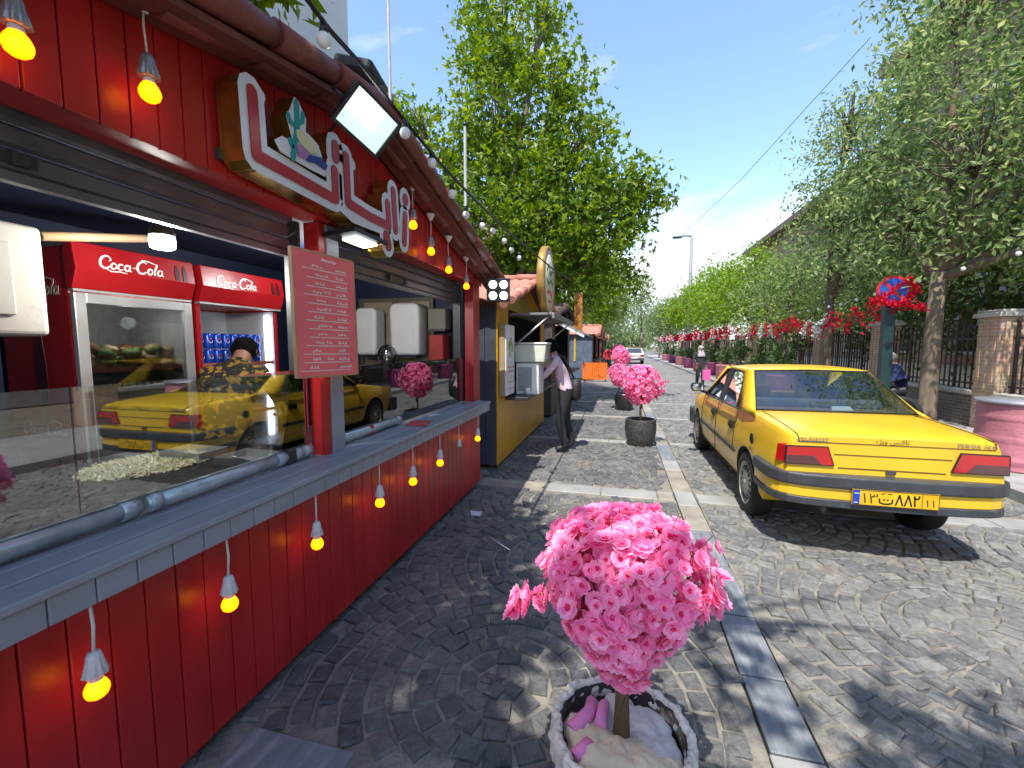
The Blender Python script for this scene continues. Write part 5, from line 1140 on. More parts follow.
# wheels
def wheel(y, s):
    x = TX+s*(HW-.095); c = (x, TY+y, .30)
    mb = MB(); mb.lathe([(.2,-.085),(.27,-.09),(.293,-.075),(.302,-.04),(.302,.04),(.293,.075),(.27,.09),(.2,.085),(.2,-.085)], c=c, n=44, axis='x'); t = obj('wheel', mb, RUBB, taxi)
    mb = MB(); k = s
    prof = [(.2,.086),(.195,.07),(.18,.068),(.15,.075),(.1,.082),(.05,.086),(0,.087)]
    mb.lathe([(r_, k*h) for r_, h in prof], c=c, n=44, axis='x'); rm = obj('rim', mb, RIM, t)
    mb = MB()
    for j in range(16):
        a = 2*PI*j/16; u = Vector((0, math.cos(a), math.sin(a))); v = Vector((0,-math.sin(a), math.cos(a))); C0 = Vector(c)+Vector((k*.074,0,0))
        mb.add([C0+u*.165+v*.012, C0+u*.165-v*.012, C0+u*.115-v*.007+Vector((k*.008,0,0)), C0+u*.115+v*.007+Vector((k*.008,0,0)), C0+u*.165+v*.012+Vector((k*.006,0,0)), C0+u*.165-v*.012+Vector((k*.006,0,0)), C0+u*.115-v*.007+Vector((k*.0125,0,0)), C0+u*.115+v*.007+Vector((k*.0125,0,0))], [(4,5,6,7),(0,1,5,4),(1,2,6,5),(2,3,7,6),(3,0,4,7)])
    obj('vent_slots', mb, BLACK, t)
    mb = MB(); mb.lathe([(.032,k*.084),(.03,k*.094),(0,k*.096)], c=c, n=20, axis='x'); obj('hub_cap', mb, RIM, t)
for y in (0,2.67):
    for s in (-1,1): wheel(y,s)
mb = MB(); mb.tube([tp(-.35,-.7,.33), tp(-.35,-.2,.33)], .022, 10); obj('exhaust_pipe', mb, RUB, taxi)
mb = MB(); mb.box(TX-.5,TX+.5,TY-.1,TY+3.2,.24,.4); obj('underbody', mb, BLACK, taxi)

# distant cars
def far_car(loc, m, label, body_h=1.42, w=.82, L_=4.2):
    r = empty('parked_car', loc, label, 'car', 'cars far down the road'); X,Y,_ = loc
    prof = [(0,.35),(0,.85),(.1,.95),(.6,1.0),(1.1,body_h-.02),(2.3,body_h),(3.0,.98),(4.0,.85),(L_,.7),(L_,.35)]
    mb = MB(); mb.prism(prof, lambda u,v,d: (X+d*(1 if v < 1.05 else .84), Y+u, v), -w, w); obj('body', mb, m, r, bevel=.04, seg=3)
    mb = MB(); mb.add([(X-w*.8,Y+.58,1.03),(X+w*.8,Y+.58,1.03),(X+w*.68,Y+1.02,body_h-.06),(X-w*.68,Y+1.02,body_h-.06)], [(0,1,2,3)]); mb.v = [(x,y-.03,z+.02) for x,y,z in mb.v]; obj('rear_window', mb, mat('dark_window', (.05,.06,.07), .1), r)
    for s in (-1,1):
        mb = MB(); mb.box(*sorted((X+s*w*.62,X+s*w*.97)), Y-.02, Y+.02, .68,.85); obj('tail_lamp', mb, LAMPR, r)
        for yy in (.8,3.4):
            mb = MB(); mb.lathe([(0,-.09),(.27,-.09),(.3,-.05),(.3,.05),(.27,.09),(0,.09)], c=(X+s*(w-.08),Y+yy,.3), n=20, axis='x'); obj('wheel', mb, RUBB, r)
    mb = MB(); mb.box(X-w,X+w,Y-.06,Y+.02,.38,.55); obj('bumper', mb, RUB, r, bevel=.02)
    mb = MB(); mb.box(X-.26,X+.26,Y-.075,Y-.06,.5,.6); obj('number_plate', mb, WHITE, r)
far_car((1.25,39.5,0), mat('silver_car', (.5,.48,.42), .3, coat=.5), 'silver beige saloon car far down the road, seen from behind')
far_car((.3,60,0), mat('white_car', (.7,.7,.68), .3, coat=.5), 'small pale car beyond the silver saloon on its left side')
far_car((1.9,66,0), mat('red_car', (.4,.03,.03), .3, coat=.5), 'small red car beyond the silver saloon')
# ------------------------------------------------------------------ yellow stall
ys0, ys1, fx, bx = 5.24, 8.7, -1.5, -3.3
ysl = empty('food_stall', (fx, 7, 0), 'yellow boarded food stall with slate blue side wall and terracotta roof, behind the red one', 'food stall', 'food stalls along the walkway')
def yboards(mb, a, b, step, z0, z1, x, th=.02, zt=None): boards(mb, 'y', a, b, step, z0, z1, x, th, ztop=zt)
yev = lambda y: 2.62-.26*abs(y-6.95)
mb = MB(); yboards(mb, ys0, ys1, .11, .06, .86, fx); yboards(mb, ys0, 5.78, .11, .862, 2.1, fx); yboards(mb, 8.3, ys1, .11, .862, 2.1, fx); yboards(mb, ys0, ys1, .13, 2.1, 2.5, fx-.002, zt=lambda y: yev(y)-.03); obj('front_boards', mb, YEL, ysl, bevel=.004)
mb = MB(); boards(mb, 'x', bx, fx-.022, .15, .06, 2.12, ys0, -.02); obj('side_wall', mb, SLATE, ysl, bevel=.004)
mb = MB(); mb.box(bx, bx+.03, ys0+.03, ys1, .06, 2.2); mb.box(bx, fx-.03, ys1-.03, ys1-.001, .06, 2.2); mb.box(bx+.03, fx-.03, ys0+.03, ys1-.03, .06, .1); mb.box(fx-.08, fx-.03, ys0+.03, ys1-.03, .1, .85); obj('inner_walls', mb, BLACK, ysl)
roof(ysl, bx-.15, -1.24, ys0-.18, ys1+.12, 6.95, yev(ys0-.18)+.02, yev(ys1+.12)+.02, 2.66, TILEP, TILEP, vr=.62)
mb = MB(); mb.box(fx+.002, -1.18, 5.6, 8.3, .87, .915); mb.box(fx-.5, fx+.002, 5.6, 8.3, .872, .912); obj('counter_top', mb, DKGREY, ysl, bevel=.01)
mb = MB(); mb.box(-1.48, -.86, 5.8, 8.25, 2.02, 2.05); mb.box(-.9, -.86, 5.8, 8.25, 1.97, 2.019); obj('awning', mb, mat('awning_grey', (.2,.2,.2), .5, metal=.3), ysl, bevel=.004)
for y in (5.84, 8.2): obj('awning_strut', MB().tube([(-1.49,y,1.55),(-.95,y,2.0)], .013, 6), ALU, ysl)
r = empty('price_sign', (-1.44,5.5,.95), 'tall narrow white sign with red and green print on the yellow stall front', 'sign')
mb = MB(); mb.box(-1.495,-1.42,5.3,5.76,.95,1.88); obj('sign_box', mb, mat('tan_frame', (.35,.26,.14), .5), r, bevel=.004)
mb = MB(); mb.box(-1.419,-1.405,5.31,5.75,.96,1.87); obj('sign_face', mb, mat('sign_face_white', (.72,.73,.75), .4), r)
mb = MB(); f2 = lambda u,v,d: (-1.404+d, u, v)
rnd = random.Random(5)
for k, z in enumerate((1.32,1.27,1.12,1.04)): 
    y = 5.4
    while y < 5.66: stroke(mb, [(y,z+rnd.uniform(-.01,.01)),(y+.03,z+rnd.uniform(-.012,.012)),(y+.045,z)], .013 if k < 2 else .008, f2, 0, .001, round_=False); y += rnd.uniform(.05,.07)
obj('red_writing', mb, mat('print_red', (.6,.03,.04), .5), r)
mb = MB(); 
for (y,z,rr) in ((5.47,1.6,.05),(5.55,1.66,.045),(5.62,1.58,.05),(5.5,1.5,.04)): mb.prism([(y+rr*math.cos(j*PI/6), z+rr*1.3*math.sin(j*PI/6)) for j in range(12)], f2, .0, .001+.001*rr*10)
obj('printed_picture', mb, mat('print_green', (.25,.4,.08), .5), r)
r = empty('juice_dispenser', (-1.25,6.1,.915), 'white drinks dispenser with large cloudy tank on the yellow stall counter', 'dispenser')
mb = MB(); mb.box(-1.43,-1.1,5.95,6.35,.916,1.36); obj('cabinet', mb, WHITE, r, bevel=.012)
mb = MB(); mb.box(-1.4,-1.2,5.944,5.949,.96,1.3); obj('side_grille', mb, mat('grille_grey', (.3,.31,.33), .4), r)
mb = MB(); mb.prism([(-1.44,1.37),(-1.02,1.37),(-.99,1.62),(-1.46,1.62)], lambda u,v,d: (u,d,v), 5.92, 6.38); obj('tank', mb, mat('milky_tank', (.6,.62,.52), .2, var=.08, coat=.5), r, bevel=.02, seg=3)
mb = MB(); mb.prism([(-1.47,1.622),(-.98,1.622),(-.98,1.65),(-1.47,1.65)], lambda u,v,d: (u,d,v), 5.91, 6.39); obj('lid', mb, WHITE, r, bevel=.008)
r = empty('blender_jug', (-1.1,6.45,.915), 'red drinks jug with clear top standing right of the white dispenser', 'jug')
mb = MB(); mb.lathe([(0,0),(.07,0),(.065,.15),(.05,.2),(.06,.3),(0,.3)], c=(-1.25,6.55,.916), n=16); obj('jug_base', mb, mat('jug_red', (.5,.02,.02), .3), r)
mb = MB(); mb.lathe([(.05,.301),(.075,.5),(.07,.52),(0,.52)], c=(-1.25,6.55,.916), n=16); obj('jug_top', mb, mat('jug_clear', (.5,.45,.45), .2), r)
r = obj('paper_cup', MB().lathe([(0,0),(.03,0),(.04,.1),(0,.1)], c=(-1.24,5.86,.916), n=14), WHITE, loc=(-1.24,5.86,.916)); tag(r, 'small white cup on the yellow stall counter in front of the dispenser', 'cup')
# round sign on the gable
r = empty('round_sign', (-1.2,6.9,2.6), 'big round white sign with gold edge standing on the yellow stall gable', 'sign')
sy, sz = 6.55, 2.58
mb = MB(); mb.lathe([(0,-.06),(.5,-.06),(.53,-.04),(.53,.05),(.49,.06),(.485,.045),(0,.045)], c=(-1.1,sy,sz), n=44, axis='x'); mb.v = [(x,y,sz+(z-sz)*.95) for x,y,z in mb.v]; obj('sign_drum', mb, mat('gold_edge', (.45,.27,.07), .35, metal=.3, var=.3), r)
mb = MB(); mb.lathe([(.47,.046),(.47,.05),(0,.05)], c=(-1.1,sy,sz), n=44, axis='x'); mb.v = [(x,y,sz+(z-sz)*.95) for x,y,z in mb.v]; obj('sign_disc', mb, mat('disc_white', (.62,.6,.5), .4), r)
mb = MB(); f3 = lambda u,v,d: (-1.049+d, sy+u, sz+v)
stroke(mb, [(-.25,.12),(-.1,.22),(.08,.1),(.25,.18)], .045, f3, 0, .002); stroke(mb, [(-.3,.0),(-.1,-.06),(.1,.02),(.3,-.02)], .04, f3, 0, .002); obj('green_writing', mb, mat('sign_green', (.05,.25,.08), .5), r)
mb = MB(); stroke(mb, [(-.22,-.2),(-.05,-.16),(.2,-.22)], .05, f3, 0, .002); stroke(mb, [(-.1,-.32),(.1,-.3)], .035, f3, 0, .002); obj('red_writing', mb, mat('print_red', (.6,.03,.04), .5), r)
mb = MB(); mb.tube([(-1.2,6.55,2.08),(-1.15,6.55,2.2)], .02, 6); mb.tube([(-1.3,6.4,2.5),(-1.12,6.4,2.5)], .015, 6); obj('bracket', mb, DKGREY, r)

# third stall: dark olive boards under a sloping awning
OLIVE = mat('dark_olive_board', (.1,.085,.05), .6, var=.3, bump=.3)
s3 = empty('food_stall', (-1.6,11,0), 'dark olive brown food stall with grey sloping awning, third in the row', 'food stall', 'food stalls along the walkway')
mb = MB(); yboards(mb, 9.4, 12.8, .14, .06, .95, -1.45); yboards(mb, 9.4, 9.9, .14, .952, 2.1, -1.45); yboards(mb, 12.4, 12.8, .14, .952, 2.1, -1.45); yboards(mb, 9.4,12.8,.14,2.1,2.25,-1.45); obj('front_boards', mb, OLIVE, s3)
mb = MB(); boards(mb, 'x', -3.2, -1.472, .15, .06, 2.2, 9.4, -.02); obj('side_wall', mb, mat('dark_plum_board', (.06,.05,.05), .6), s3)
mb = MB(); mb.box(-3.2,-3.17,9.43,12.8,.06,2.2); mb.box(-3.17,-1.48,12.77,12.8,.06,2.2); obj('inner_walls', mb, BLACK, s3)
mb = MB(); mb.box(-1.449,-1.1,9.9,12.4,.95,.99); obj('counter_top', mb, DKGREY, s3)
mb = MB(); mb.prism([(-1.44,2.22),(-.75,1.86),(-.75,1.83),(-1.44,2.19)], lambda u,v,d: (u,d,v), 9.5, 12.6); obj('awning', mb, mat('awning_cloth_grey', (.16,.16,.15), .7), s3)
mb = MB(); mb.prism([(-1.3,2.11),(-.76,1.832),(-.76,1.78),(-1.3,2.06)], lambda u,v,d: (u,d,v), 9.44, 9.49); obj('awning_edge', mb, mat('awning_white', (.7,.72,.75), .5), s3)
roof(s3, -3.3, -1.3, 9.25, 12.95, 11.1, 2.27, 2.27, 2.6, mat('dark_brown_tile', (.09,.06,.045), .7, var=.3), mat('dark_brown_tile', (.1,.07,.05), .7))
r = empty('orange_panel_sign', (-1.05,11.5,2.45), 'upright orange brown studded sign panel above the third stall', 'sign')
mb = MB(); mb.box(-1.18,-.97,11.45,11.53,1.98,2.98); obj('sign_panel', mb, mat('studded_orange', (.42,.17,.03), .35, var=.5, scale=30), r, bevel=.01)
mb = MB()
for i in range(5):
    for j in range(20): mb.ball((-1.16+.042*i, 11.445, 2.02+.049*j), .011, 6, 4)
obj('studs', mb, mat('stud_gold', (.5,.25,.04), .2, metal=.7), r)
mb = MB(); mb.tube([(-1.5,11.5,2.3),(-1.1,11.5,2.3)], .015, 6); obj('bracket', mb, DKGREY, r)

def far_stall(y0, y1, x0, wallm, frontm, roofm, label, z=2.12, trim=None):
    s = empty('food_stall', (x0-.5,(y0+y1)/2,0), label, 'food stall', 'food stalls along the walkway'); ym = (y0+y1)/2
    mb = MB(); boards(mb, 'x', x0-2.0, x0-.03, .2, .1, z, y0, -.02); obj('side_wall', mb, wallm, s)
    mb = MB(); yboards(mb, y0, y1, .2, .1, .9, x0); yboards(mb, y0, y0+.4, .2, .902, z, x0); yboards(mb, y1-.4, y1, .2, .902, z, x0); obj('front_boards', mb, frontm, s)
    mb = MB(); mb.box(x0-2,x0-1.97,y0+.03,y1,.1,z); mb.box(x0-1.97,x0-.03,y1-.03,y1,.1,z); obj('inner_walls', mb, BLACK, s)
    mb = MB(); mb.box(x0+.002,x0+.25,y0+.4,y1-.4,.9,.95); obj('counter_top', mb, DKGREY, s)
    roof(s, x0-2.1, x0+.3, y0-.15, y1+.15, ym, z, z, z+.45, roofm, roofm)
    if trim: mb = MB(); mb.box(x0-.86,x0-.78,y0-.03,y0-.001,.9,z-.1); obj('corner_trim', mb, trim, s)
    return s
far_stall(20.2, 23.4, -1.22, SLATEL, mat('brown_front', (.12,.05,.03), .6), TILEP, 'pale slate blue food stall with pink tile roof behind the orange barrier', 2.12, mat('trim_yellow', (.6,.4,.02), .5))
far_stall(26.0, 29.2, -1.3, mat('maroon_board', (.18,.03,.03), .6), mat('maroon_board', (.18,.03,.03), .6), TILEP, 'maroon food stall with pink tile roof beyond the pale slate blue one')
far_stall(32.0, 35.2, -1.3, mat('brown_front', (.12,.05,.03), .6), mat('maroon_board', (.18,.03,.03), .6), TILEP, 'brown food stall with pink tile roof, second from the far end of the row')
far_stall(39.0, 42.2, -1.3, SLATE, mat('maroon_board', (.18,.03,.03), .6), TILEP, 'farthest food stall of the row, dark slate side wall')
r = empty('orange_barrier', (-1.05,19.6,0), 'bright orange slatted barrier standing in front of the pale slate blue stall', 'barrier')
mb = MB()
for i in range(12): mb.box(-1.62+i*.092, -1.62+i*.092+.08, 19.55, 19.58, .1, .86)
obj('slats', mb, ORANGE, r); mb = MB(); mb.box(-1.62,-.53,19.581,19.62,.2,.27); mb.box(-1.62,-.53,19.581,19.62,.7,.77); obj('rails', mb, mat('orange_dark', (.5,.1,.01), .6), r)
for x in (-1.55,-.62): mb = MB(); mb.box(x,x+.05,19.583,19.9,.0,.1); obj('foot', mb, BLACK, r)
# person in red far down the walkway
J5 = {k: v for k, v in J3.items()}
pm = man('person', J5, RR, [mat('red_jersey', (.5,.02,.03), .7), JEAN, SHOE, SKIN], lambda c: 2 if c.z < .1 else 1 if c.z < .85 else 3 if c.z > 1.36 else 0, 'person in red top and blue grey trousers far down the walkway by the stalls', (-.62,24.6,.01), PI, (0,.045,1.5), .1, lambda v: v.z > 1.5)
face_bits(pm, (0,.045,1.49), (0,1,0))

# ------------------------------------------------------------------ right side of the street
PY = [6.02+3.43*i for i in range(0, 14)]; FXR = 6.5
BRICK, N, L, P = None, None, None, None
def brickmat(name, a, b, mort, sc=1.0):
    m, N, L, P = newmat(name); tc = N.new('ShaderNodeTexCoord'); mp = N.new('ShaderNodeMapping'); mp.inputs['Rotation'].default_value = (PI/2, 0, 0)
    # one mapping for both wall directions: u = x+y, v = z
    sx = N.new('ShaderNodeSeparateXYZ'); L.new(tc.outputs['Object'], sx.inputs[0]); ad = N.new('ShaderNodeMath'); ad.operation = 'ADD'; L.new(sx.outputs[0], ad.inputs[0]); L.new(sx.outputs[1], ad.inputs[1])
    cb = N.new('ShaderNodeCombineXYZ'); L.new(ad.outputs[0], cb.inputs[0]); L.new(sx.outputs[2], cb.inputs[1])
    br = N.new('ShaderNodeTexBrick'); br.inputs['Scale'].default_value = 1; br.inputs['Brick Width'].default_value = .21*sc; br.inputs['Row Height'].default_value = .062*sc; br.inputs['Mortar Size'].default_value = .007*sc; br.inputs['Bias'].default_value = -.1
    br.inputs['Color1'].default_value = (*a,1); br.inputs['Color2'].default_value = (*b,1); br.inputs['Mortar'].default_value = (*mort,1)
    L.new(cb.outputs[0], br.inputs['Vector'])
    nz = N.new('ShaderNodeTexNoise'); nz.inputs['Scale'].default_value = 3; nz.inputs['Detail'].default_value = 6; L.new(tc.outputs['Object'], nz.inputs['Vector'])
    mx = N.new('ShaderNodeMix'); mx.data_type = 'RGBA'; mx.blend_type = 'MULTIPLY'; mx.inputs[0].default_value = .5; L.new(br.outputs['Color'], mx.inputs[6]); L.new(nz.outputs['Color'], mx.inputs[7])
    hs = N.new('ShaderNodeMix'); hs.data_type = 'RGBA'; hs.blend_type = 'MULTIPLY'; hs.inputs[0].default_value = 1; hs.inputs[7].default_value = (1.25,1.25,1.25,1); hs.clamp_result = False; L.new(mx.outputs[2], hs.inputs[6])
    L.new(hs.outputs[2], P.inputs['Base Color']); P.inputs['Roughness'].default_value = .85
    bp = N.new('ShaderNodeBump'); bp.inputs['Strength'].default_value = .6; bp.inputs['Distance'].default_value = .01; L.new(br.outputs['Fac'], bp.inputs['Height']); bp.invert = True; L.new(bp.outputs['Normal'], P.inputs['Normal'])
    return m
BRK = brickmat('tan_brick', (.42,.26,.16), (.5,.34,.22), (.5,.42,.33)); BRKD = brickmat('dark_brick', (.13,.1,.08), (.2,.15,.11), (.25,.22,.18)); STONE = mat('pale_stone', (.42,.39,.34), .8, var=.15, bump=.4, bscale=20)
pil = empty('brick_pillar', (0,0,0), '', 'pillar', 'brick pillars of the fence')
mb = MB(); mb.box(-.2,.2,-.24,.24,.11,2.1); obj('shaft', mb, BRK, pil, bevel=.01)
mb = MB()
for y in (-.15,0,.15): mb.box(-.215,-.202,y-.03,y+.03,.8,2.02)
for x in (-.1,.1): mb.box(x-.03,x+.03,-.255,-.242,.8,2.02)
obj('raised_courses', mb, BRK, pil)
mb = MB(); mb.box(-.26,.26,-.3,.3,2.101,2.18); mb.box(-.22,.22,-.26,.26,2.181,2.23); obj('cap', mb, STONE, pil, bevel=.015)
plab = ['brick pillar of the fence just out of line with the drum','brick pillar above the pink drum at the right edge','brick pillar directly left of the green post','second brick pillar left of the green post','third brick pillar left of the green post','fourth brick pillar left of the green post']
for i, y in enumerate(PY):
    lb = plab[i] if i < len(plab) else 'small distant brick pillar, number %d counted from the drum, among the far planters' % i
    if i == 0: pil.location = (FXR, y, 0); pil['label'] = lb
    else: dup(pil, (FXR, y, 0), None, lb)
bay = empty('iron_fence', (0,0,0), '', 'fence', 'iron fence bays between pillars'); D_ = 3.43
mb = MB(); mb.box(-.17,.17,.243,D_-.243,.11,.7); obj('base_wall', mb, BRKD, bay)
mb = MB(); mb.box(-.21,.21,.243,D_-.243,.701,.79); obj('coping', mb, STONE, bay, bevel=.015)
mb = MB(); nb = 21
for k in range(nb):
    y = .32+(D_-.64)*k/(nb-1); t = .02 if k % 5 == 0 else .011; h = 2.02 if k % 5 == 0 else 1.93
    mb.box(-t,t,y-t,y+t,.791,h); mb.add([(-t*1.6,y-t*1.6,h),(t*1.6,y-t*1.6,h),(t*1.6,y+t*1.6,h),(-t*1.6,y+t*1.6,h),(0,y,h+.09)], [(0,1,4),(1,2,4),(2,3,4),(3,0,4),(3,2,1,0)])
obj('bars', mb, mat('iron_brown', (.035,.022,.02), .5), bay)
mb = MB()
for z in (.88,1.72): mb.box(-.012,.012,.243,D_-.243,z,z+.035)
obj('rails', mb, mat('iron_brown', (.035,.022,.02), .5), bay)
for i, y in enumerate(PY[:-1]):
    lb = ['iron fence bay right of the brick pillar at the right edge','iron fence bay behind the large tree trunk','iron fence bay directly left of the pillar beside the green post','iron fence bay second left of the green post','iron fence bay third left of the green post'][i] if i < 5 else 'distant iron fence bay, number %d counted from the drum, behind the far planters' % (i+1)
    if i == 0: bay.location = (FXR, y, 0); bay['label'] = lb
    else: dup(bay, (FXR, y, 0), None, lb)
# drum, bin, tyre
r = empty('painted_drum', (4.8,6.55,.115), 'large pink painted steel drum with grey lid at the right edge', 'drum'); c = (4.8,6.55,.115)
mb = MB(); pr = [(0,0),(.4,0),(.41,.01)]
for k in range(27): z = .02+.75*k/26; pr.append((.405+(.012 if abs((z % .255)-.12) < .02 else 0)+(.004 if k % 2 else 0), z))
pr += [(.41,.79),(.0,.79)]; mb.lathe(pr, c=c, n=44); obj('drum_body', mb, PINKP, r)
mb = MB(); mb.lathe([(0,.791),(.43,.791),(.435,.8),(.43,.83),(0,.835)], c=c, n=44); obj('lid', mb, mat('lid_grey', (.28,.28,.3), .5, metal=.4), r)
r = empty('tyre', (4.75,8.6,.11), 'black tyre leaning by the tree trunk, seen over the taxi\'s right rear corner', 'tyre')
mb = MB(); pts_ = [(4.7+.28*math.cos(a), 8.6, .42+.28*math.sin(a)) for a in [2*PI*k/28 for k in range(29)]]; mb.tube(pts_, .045, 8); mb.v = [(x, y+(z-.1)*.25, z) for x,y,z in mb.v]; obj('tread', mb, RUBB, r)
# green post with no-stopping sign
gx, gy = 4.86, 9.6
r = empty('green_post', (gx,gy,.11), 'dark green square post beside the sitting man, carrying the round traffic sign', 'post')
mb = MB(); mb.box(gx-.085,gx+.085,gy-.07,gy+.07,.11,2.5); obj('post_shaft', mb, mat('post_green', (.012,.035,.036), .4), r, bevel=.01); mb = MB(); mb.box(gx-.1,gx+.1,gy-.09,gy+.09,.11,.3); mb.box(gx-.05,gx+.05,gy-.05,gy+.05,2.501,2.56); obj('post_trim', mb, mat('post_green', (.012,.035,.036), .4), r)
r = empty('no_stopping_sign', (gx,gy-.12,2.65), 'round blue traffic sign with red rim and red cross on the green post', 'traffic sign')
fn = lambda u,v,d: (gx+u, gy-.09-d, 2.62+v)
def disc(r0, d0, d1, n_=36): return [(r0*math.cos(2*PI*j/n_), r0*math.sin(2*PI*j/n_)) for j in range(n_)]
mb = MB(); mb.prism(disc(.27,0,0), fn, 0, .012); obj('red_rim', mb, mat('traffic_red', (.5,.02,.02), .35), r)
mb = MB(); mb.prism(disc(.22,0,0), fn, .012, .015); obj('blue_face', mb, mat('traffic_blue', (.015,.07,.35), .35), r)
mb = MB(); stroke(mb, [(-.16,-.16),(.16,.16)], .05, fn, .015, .0175, round_=False); stroke(mb, [(-.16,.16),(.16,-.16)], .05, fn, .015, .0185, round_=False); obj('red_cross', mb, mat('traffic_red', (.5,.02,.02), .35), r)

GARR = leafmat('garland_red', [(.5,.005,.02),(.62,.01,.04),(.4,.005,.015)], .3, .6, .2); GARW = leafmat('garland_white', [(.6,.62,.6),(.7,.7,.68)], .4, .7, .2)
def petals(mb, c, n_, sp, s, mi=0, dirv=(0,0,0)):
    for _ in range(n_):
        t = random.uniform(-1,1); p = Vector(c)+Vector(dirv)*t+Vector([random.gauss(0,sp) for _ in range(3)])
        a = Vector([random.gauss(0,1) for _ in range(3)]).normalized(); b = a.cross(Vector([random.gauss(0,1) for _ in range(3)])).normalized(); q = s*random.uniform(.6,1.2)
        mb.add([p-a*q, p+b*q*.7, p+a*q, p-b*q*.7], [(0,1,2,3)], mi)
gpts = [(4.95,9.45,2.55),(4.6,11.3,2.15),(4.6,13.6,2.3),(4.6,16.5,2.2),(4.6,20,2.3),(4.6,24,2.3),(4.6,29,2.35),(4.6,35,2.4),(4.6,43,2.4),(4.6,55,2.5)]
for gi in range(len(gpts)-1):
    A, B = Vector(gpts[gi]), Vector(gpts[gi+1]); ln = (B-A).length
    r = empty('flower_garland', A.lerp(B,.5), ['red flower garland running from the round traffic sign to the first planter tree','red and white flower garland, second span left of the green post','red and white flower garland, third span left of the green post','red flower garland, fourth span, above the walking woman'][gi] if gi < 4 else 'distant red flower garland, span %d from the green post' % (gi+1), 'garland', 'flower garlands along the pavement')
    mb = MB(); P_ = [A.lerp(B, k/10)-Vector((0,0,.14*math.sin(PI*k/10))) for k in range(11)]; mb.tube(P_, .008, 5); obj('wire', mb, CABLE, r)
    mb = MB(); nk = int(ln/.34)+2
    for k in range(nk):
        t = (k+.5)/nk; p = A.lerp(B, t)-Vector((0,0,.14*math.sin(PI*t)+random.uniform(-.02,.1)))
        mi = 1 if random.random() < (.0 if gi == 0 else .3) else 0
        petals(mb, p, 44 if gi < 4 else 22, .042, .04 if gi < 4 else .07, mi, (random.uniform(-.08,.08), random.uniform(-.14,.14), .2))
    obj('blossoms', mb, [GARR, GARW], r, recalc=False)
r = empty('sign_garland', (gx,gy-.15,2.5), 'bunches of red cloth flowers wound round the traffic sign and post', 'garland', 'flower garlands along the pavement')
mb = MB()
for k in range(9): a = -2.4+k*.33; petals(mb, (gx+.3*math.cos(a+.6), gy-.17, 2.62+.26*math.sin(a+.6)), 24, .03, .032)
for t in np.linspace(0,1,9): petals(mb, (gx-.35+.75*t, gy-.2, 2.42-.12*t), 30, .035, .035)
for t in np.linspace(0,1,6): petals(mb, (gx-.2+.35*t, gy-.17, 2.5+.28*t), 16, .025, .03)
obj('blossoms', mb, [GARR, GARW], r, recalc=False)
# planters with shrubs along the kerb
SHR = leafmat('shrub_leaf', [(.03,.07,.015),(.06,.12,.03),(.1,.16,.05)], .35)
def leaves(mb, c, rad, n_, s, sc=(1,1,1), mi=0):
    for _ in range(n_):
        d = Vector([random.gauss(0,1) for _ in range(3)]).normalized(); q = random.uniform(.45,1)
        p = Vector(c)+Vector((d.x*rad*q*sc[0], d.y*rad*q*sc[1], d.z*rad*q*sc[2])); a = (d+Vector([random.gauss(0,.6) for _ in range(3)])).normalized(); b = a.cross(Vector((random.gauss(0,1),random.gauss(0,1),random.gauss(0,.4)))).normalized(); z = s*random.uniform(.6,1.3)
        mb.add([p, p+a*z*.5+b*z*.3, p+a*z, p+a*z*.5-b*z*.3], [(0,1,2,3)], mi)
for i, y in enumerate((14.2,16.4,18.6,21.2,24,27.5,31.5,36,41,47)):
    mm = [MAGP,PINKP][i % 2] if i != 1 else mat('dull_red_tub', (.35,.08,.07), .5)
    r = empty('planter_tub', (4.62,y,.11), '%s tub planter, number %d along the pavement edge counted from the taxi' % (['magenta','dull red','magenta','pink'][i] if i < 4 else ['magenta','pink'][i % 2], i+1), 'planter', 'planter tubs along the pavement')
    mb = MB(); mb.lathe([(0,0),(.33,0),(.35,.02),(.36,.3),(.37,.32),(.37,.6),(.385,.62),(.36,.66),(.33,.62),(0,.6)], c=(4.62,y,.11), n=24); obj('tub', mb, mm, r)
    s = empty('shrub', (4.62,y,.71), 'leafy green shrub growing in planter tub number %d from the taxi' % (i+1), 'shrub', 'shrubs in the planter tubs')
    mb = MB(); hh = random.uniform(.5,.9)
    for _ in range(5): leaves(mb, (4.62+random.uniform(-.15,.15), y+random.uniform(-.15,.15), .75+random.uniform(.1,hh)), .28, 90, .11)
    obj('foliage', mb, SHR, s, recalc=False); mb = MB()
    for k in range(4): mb.tube([(4.62,y,.7),(4.62+random.uniform(-.15,.15),y+random.uniform(-.15,.15),.75+hh)], .009, 5)
    obj('stem', mb, BARKB, s)
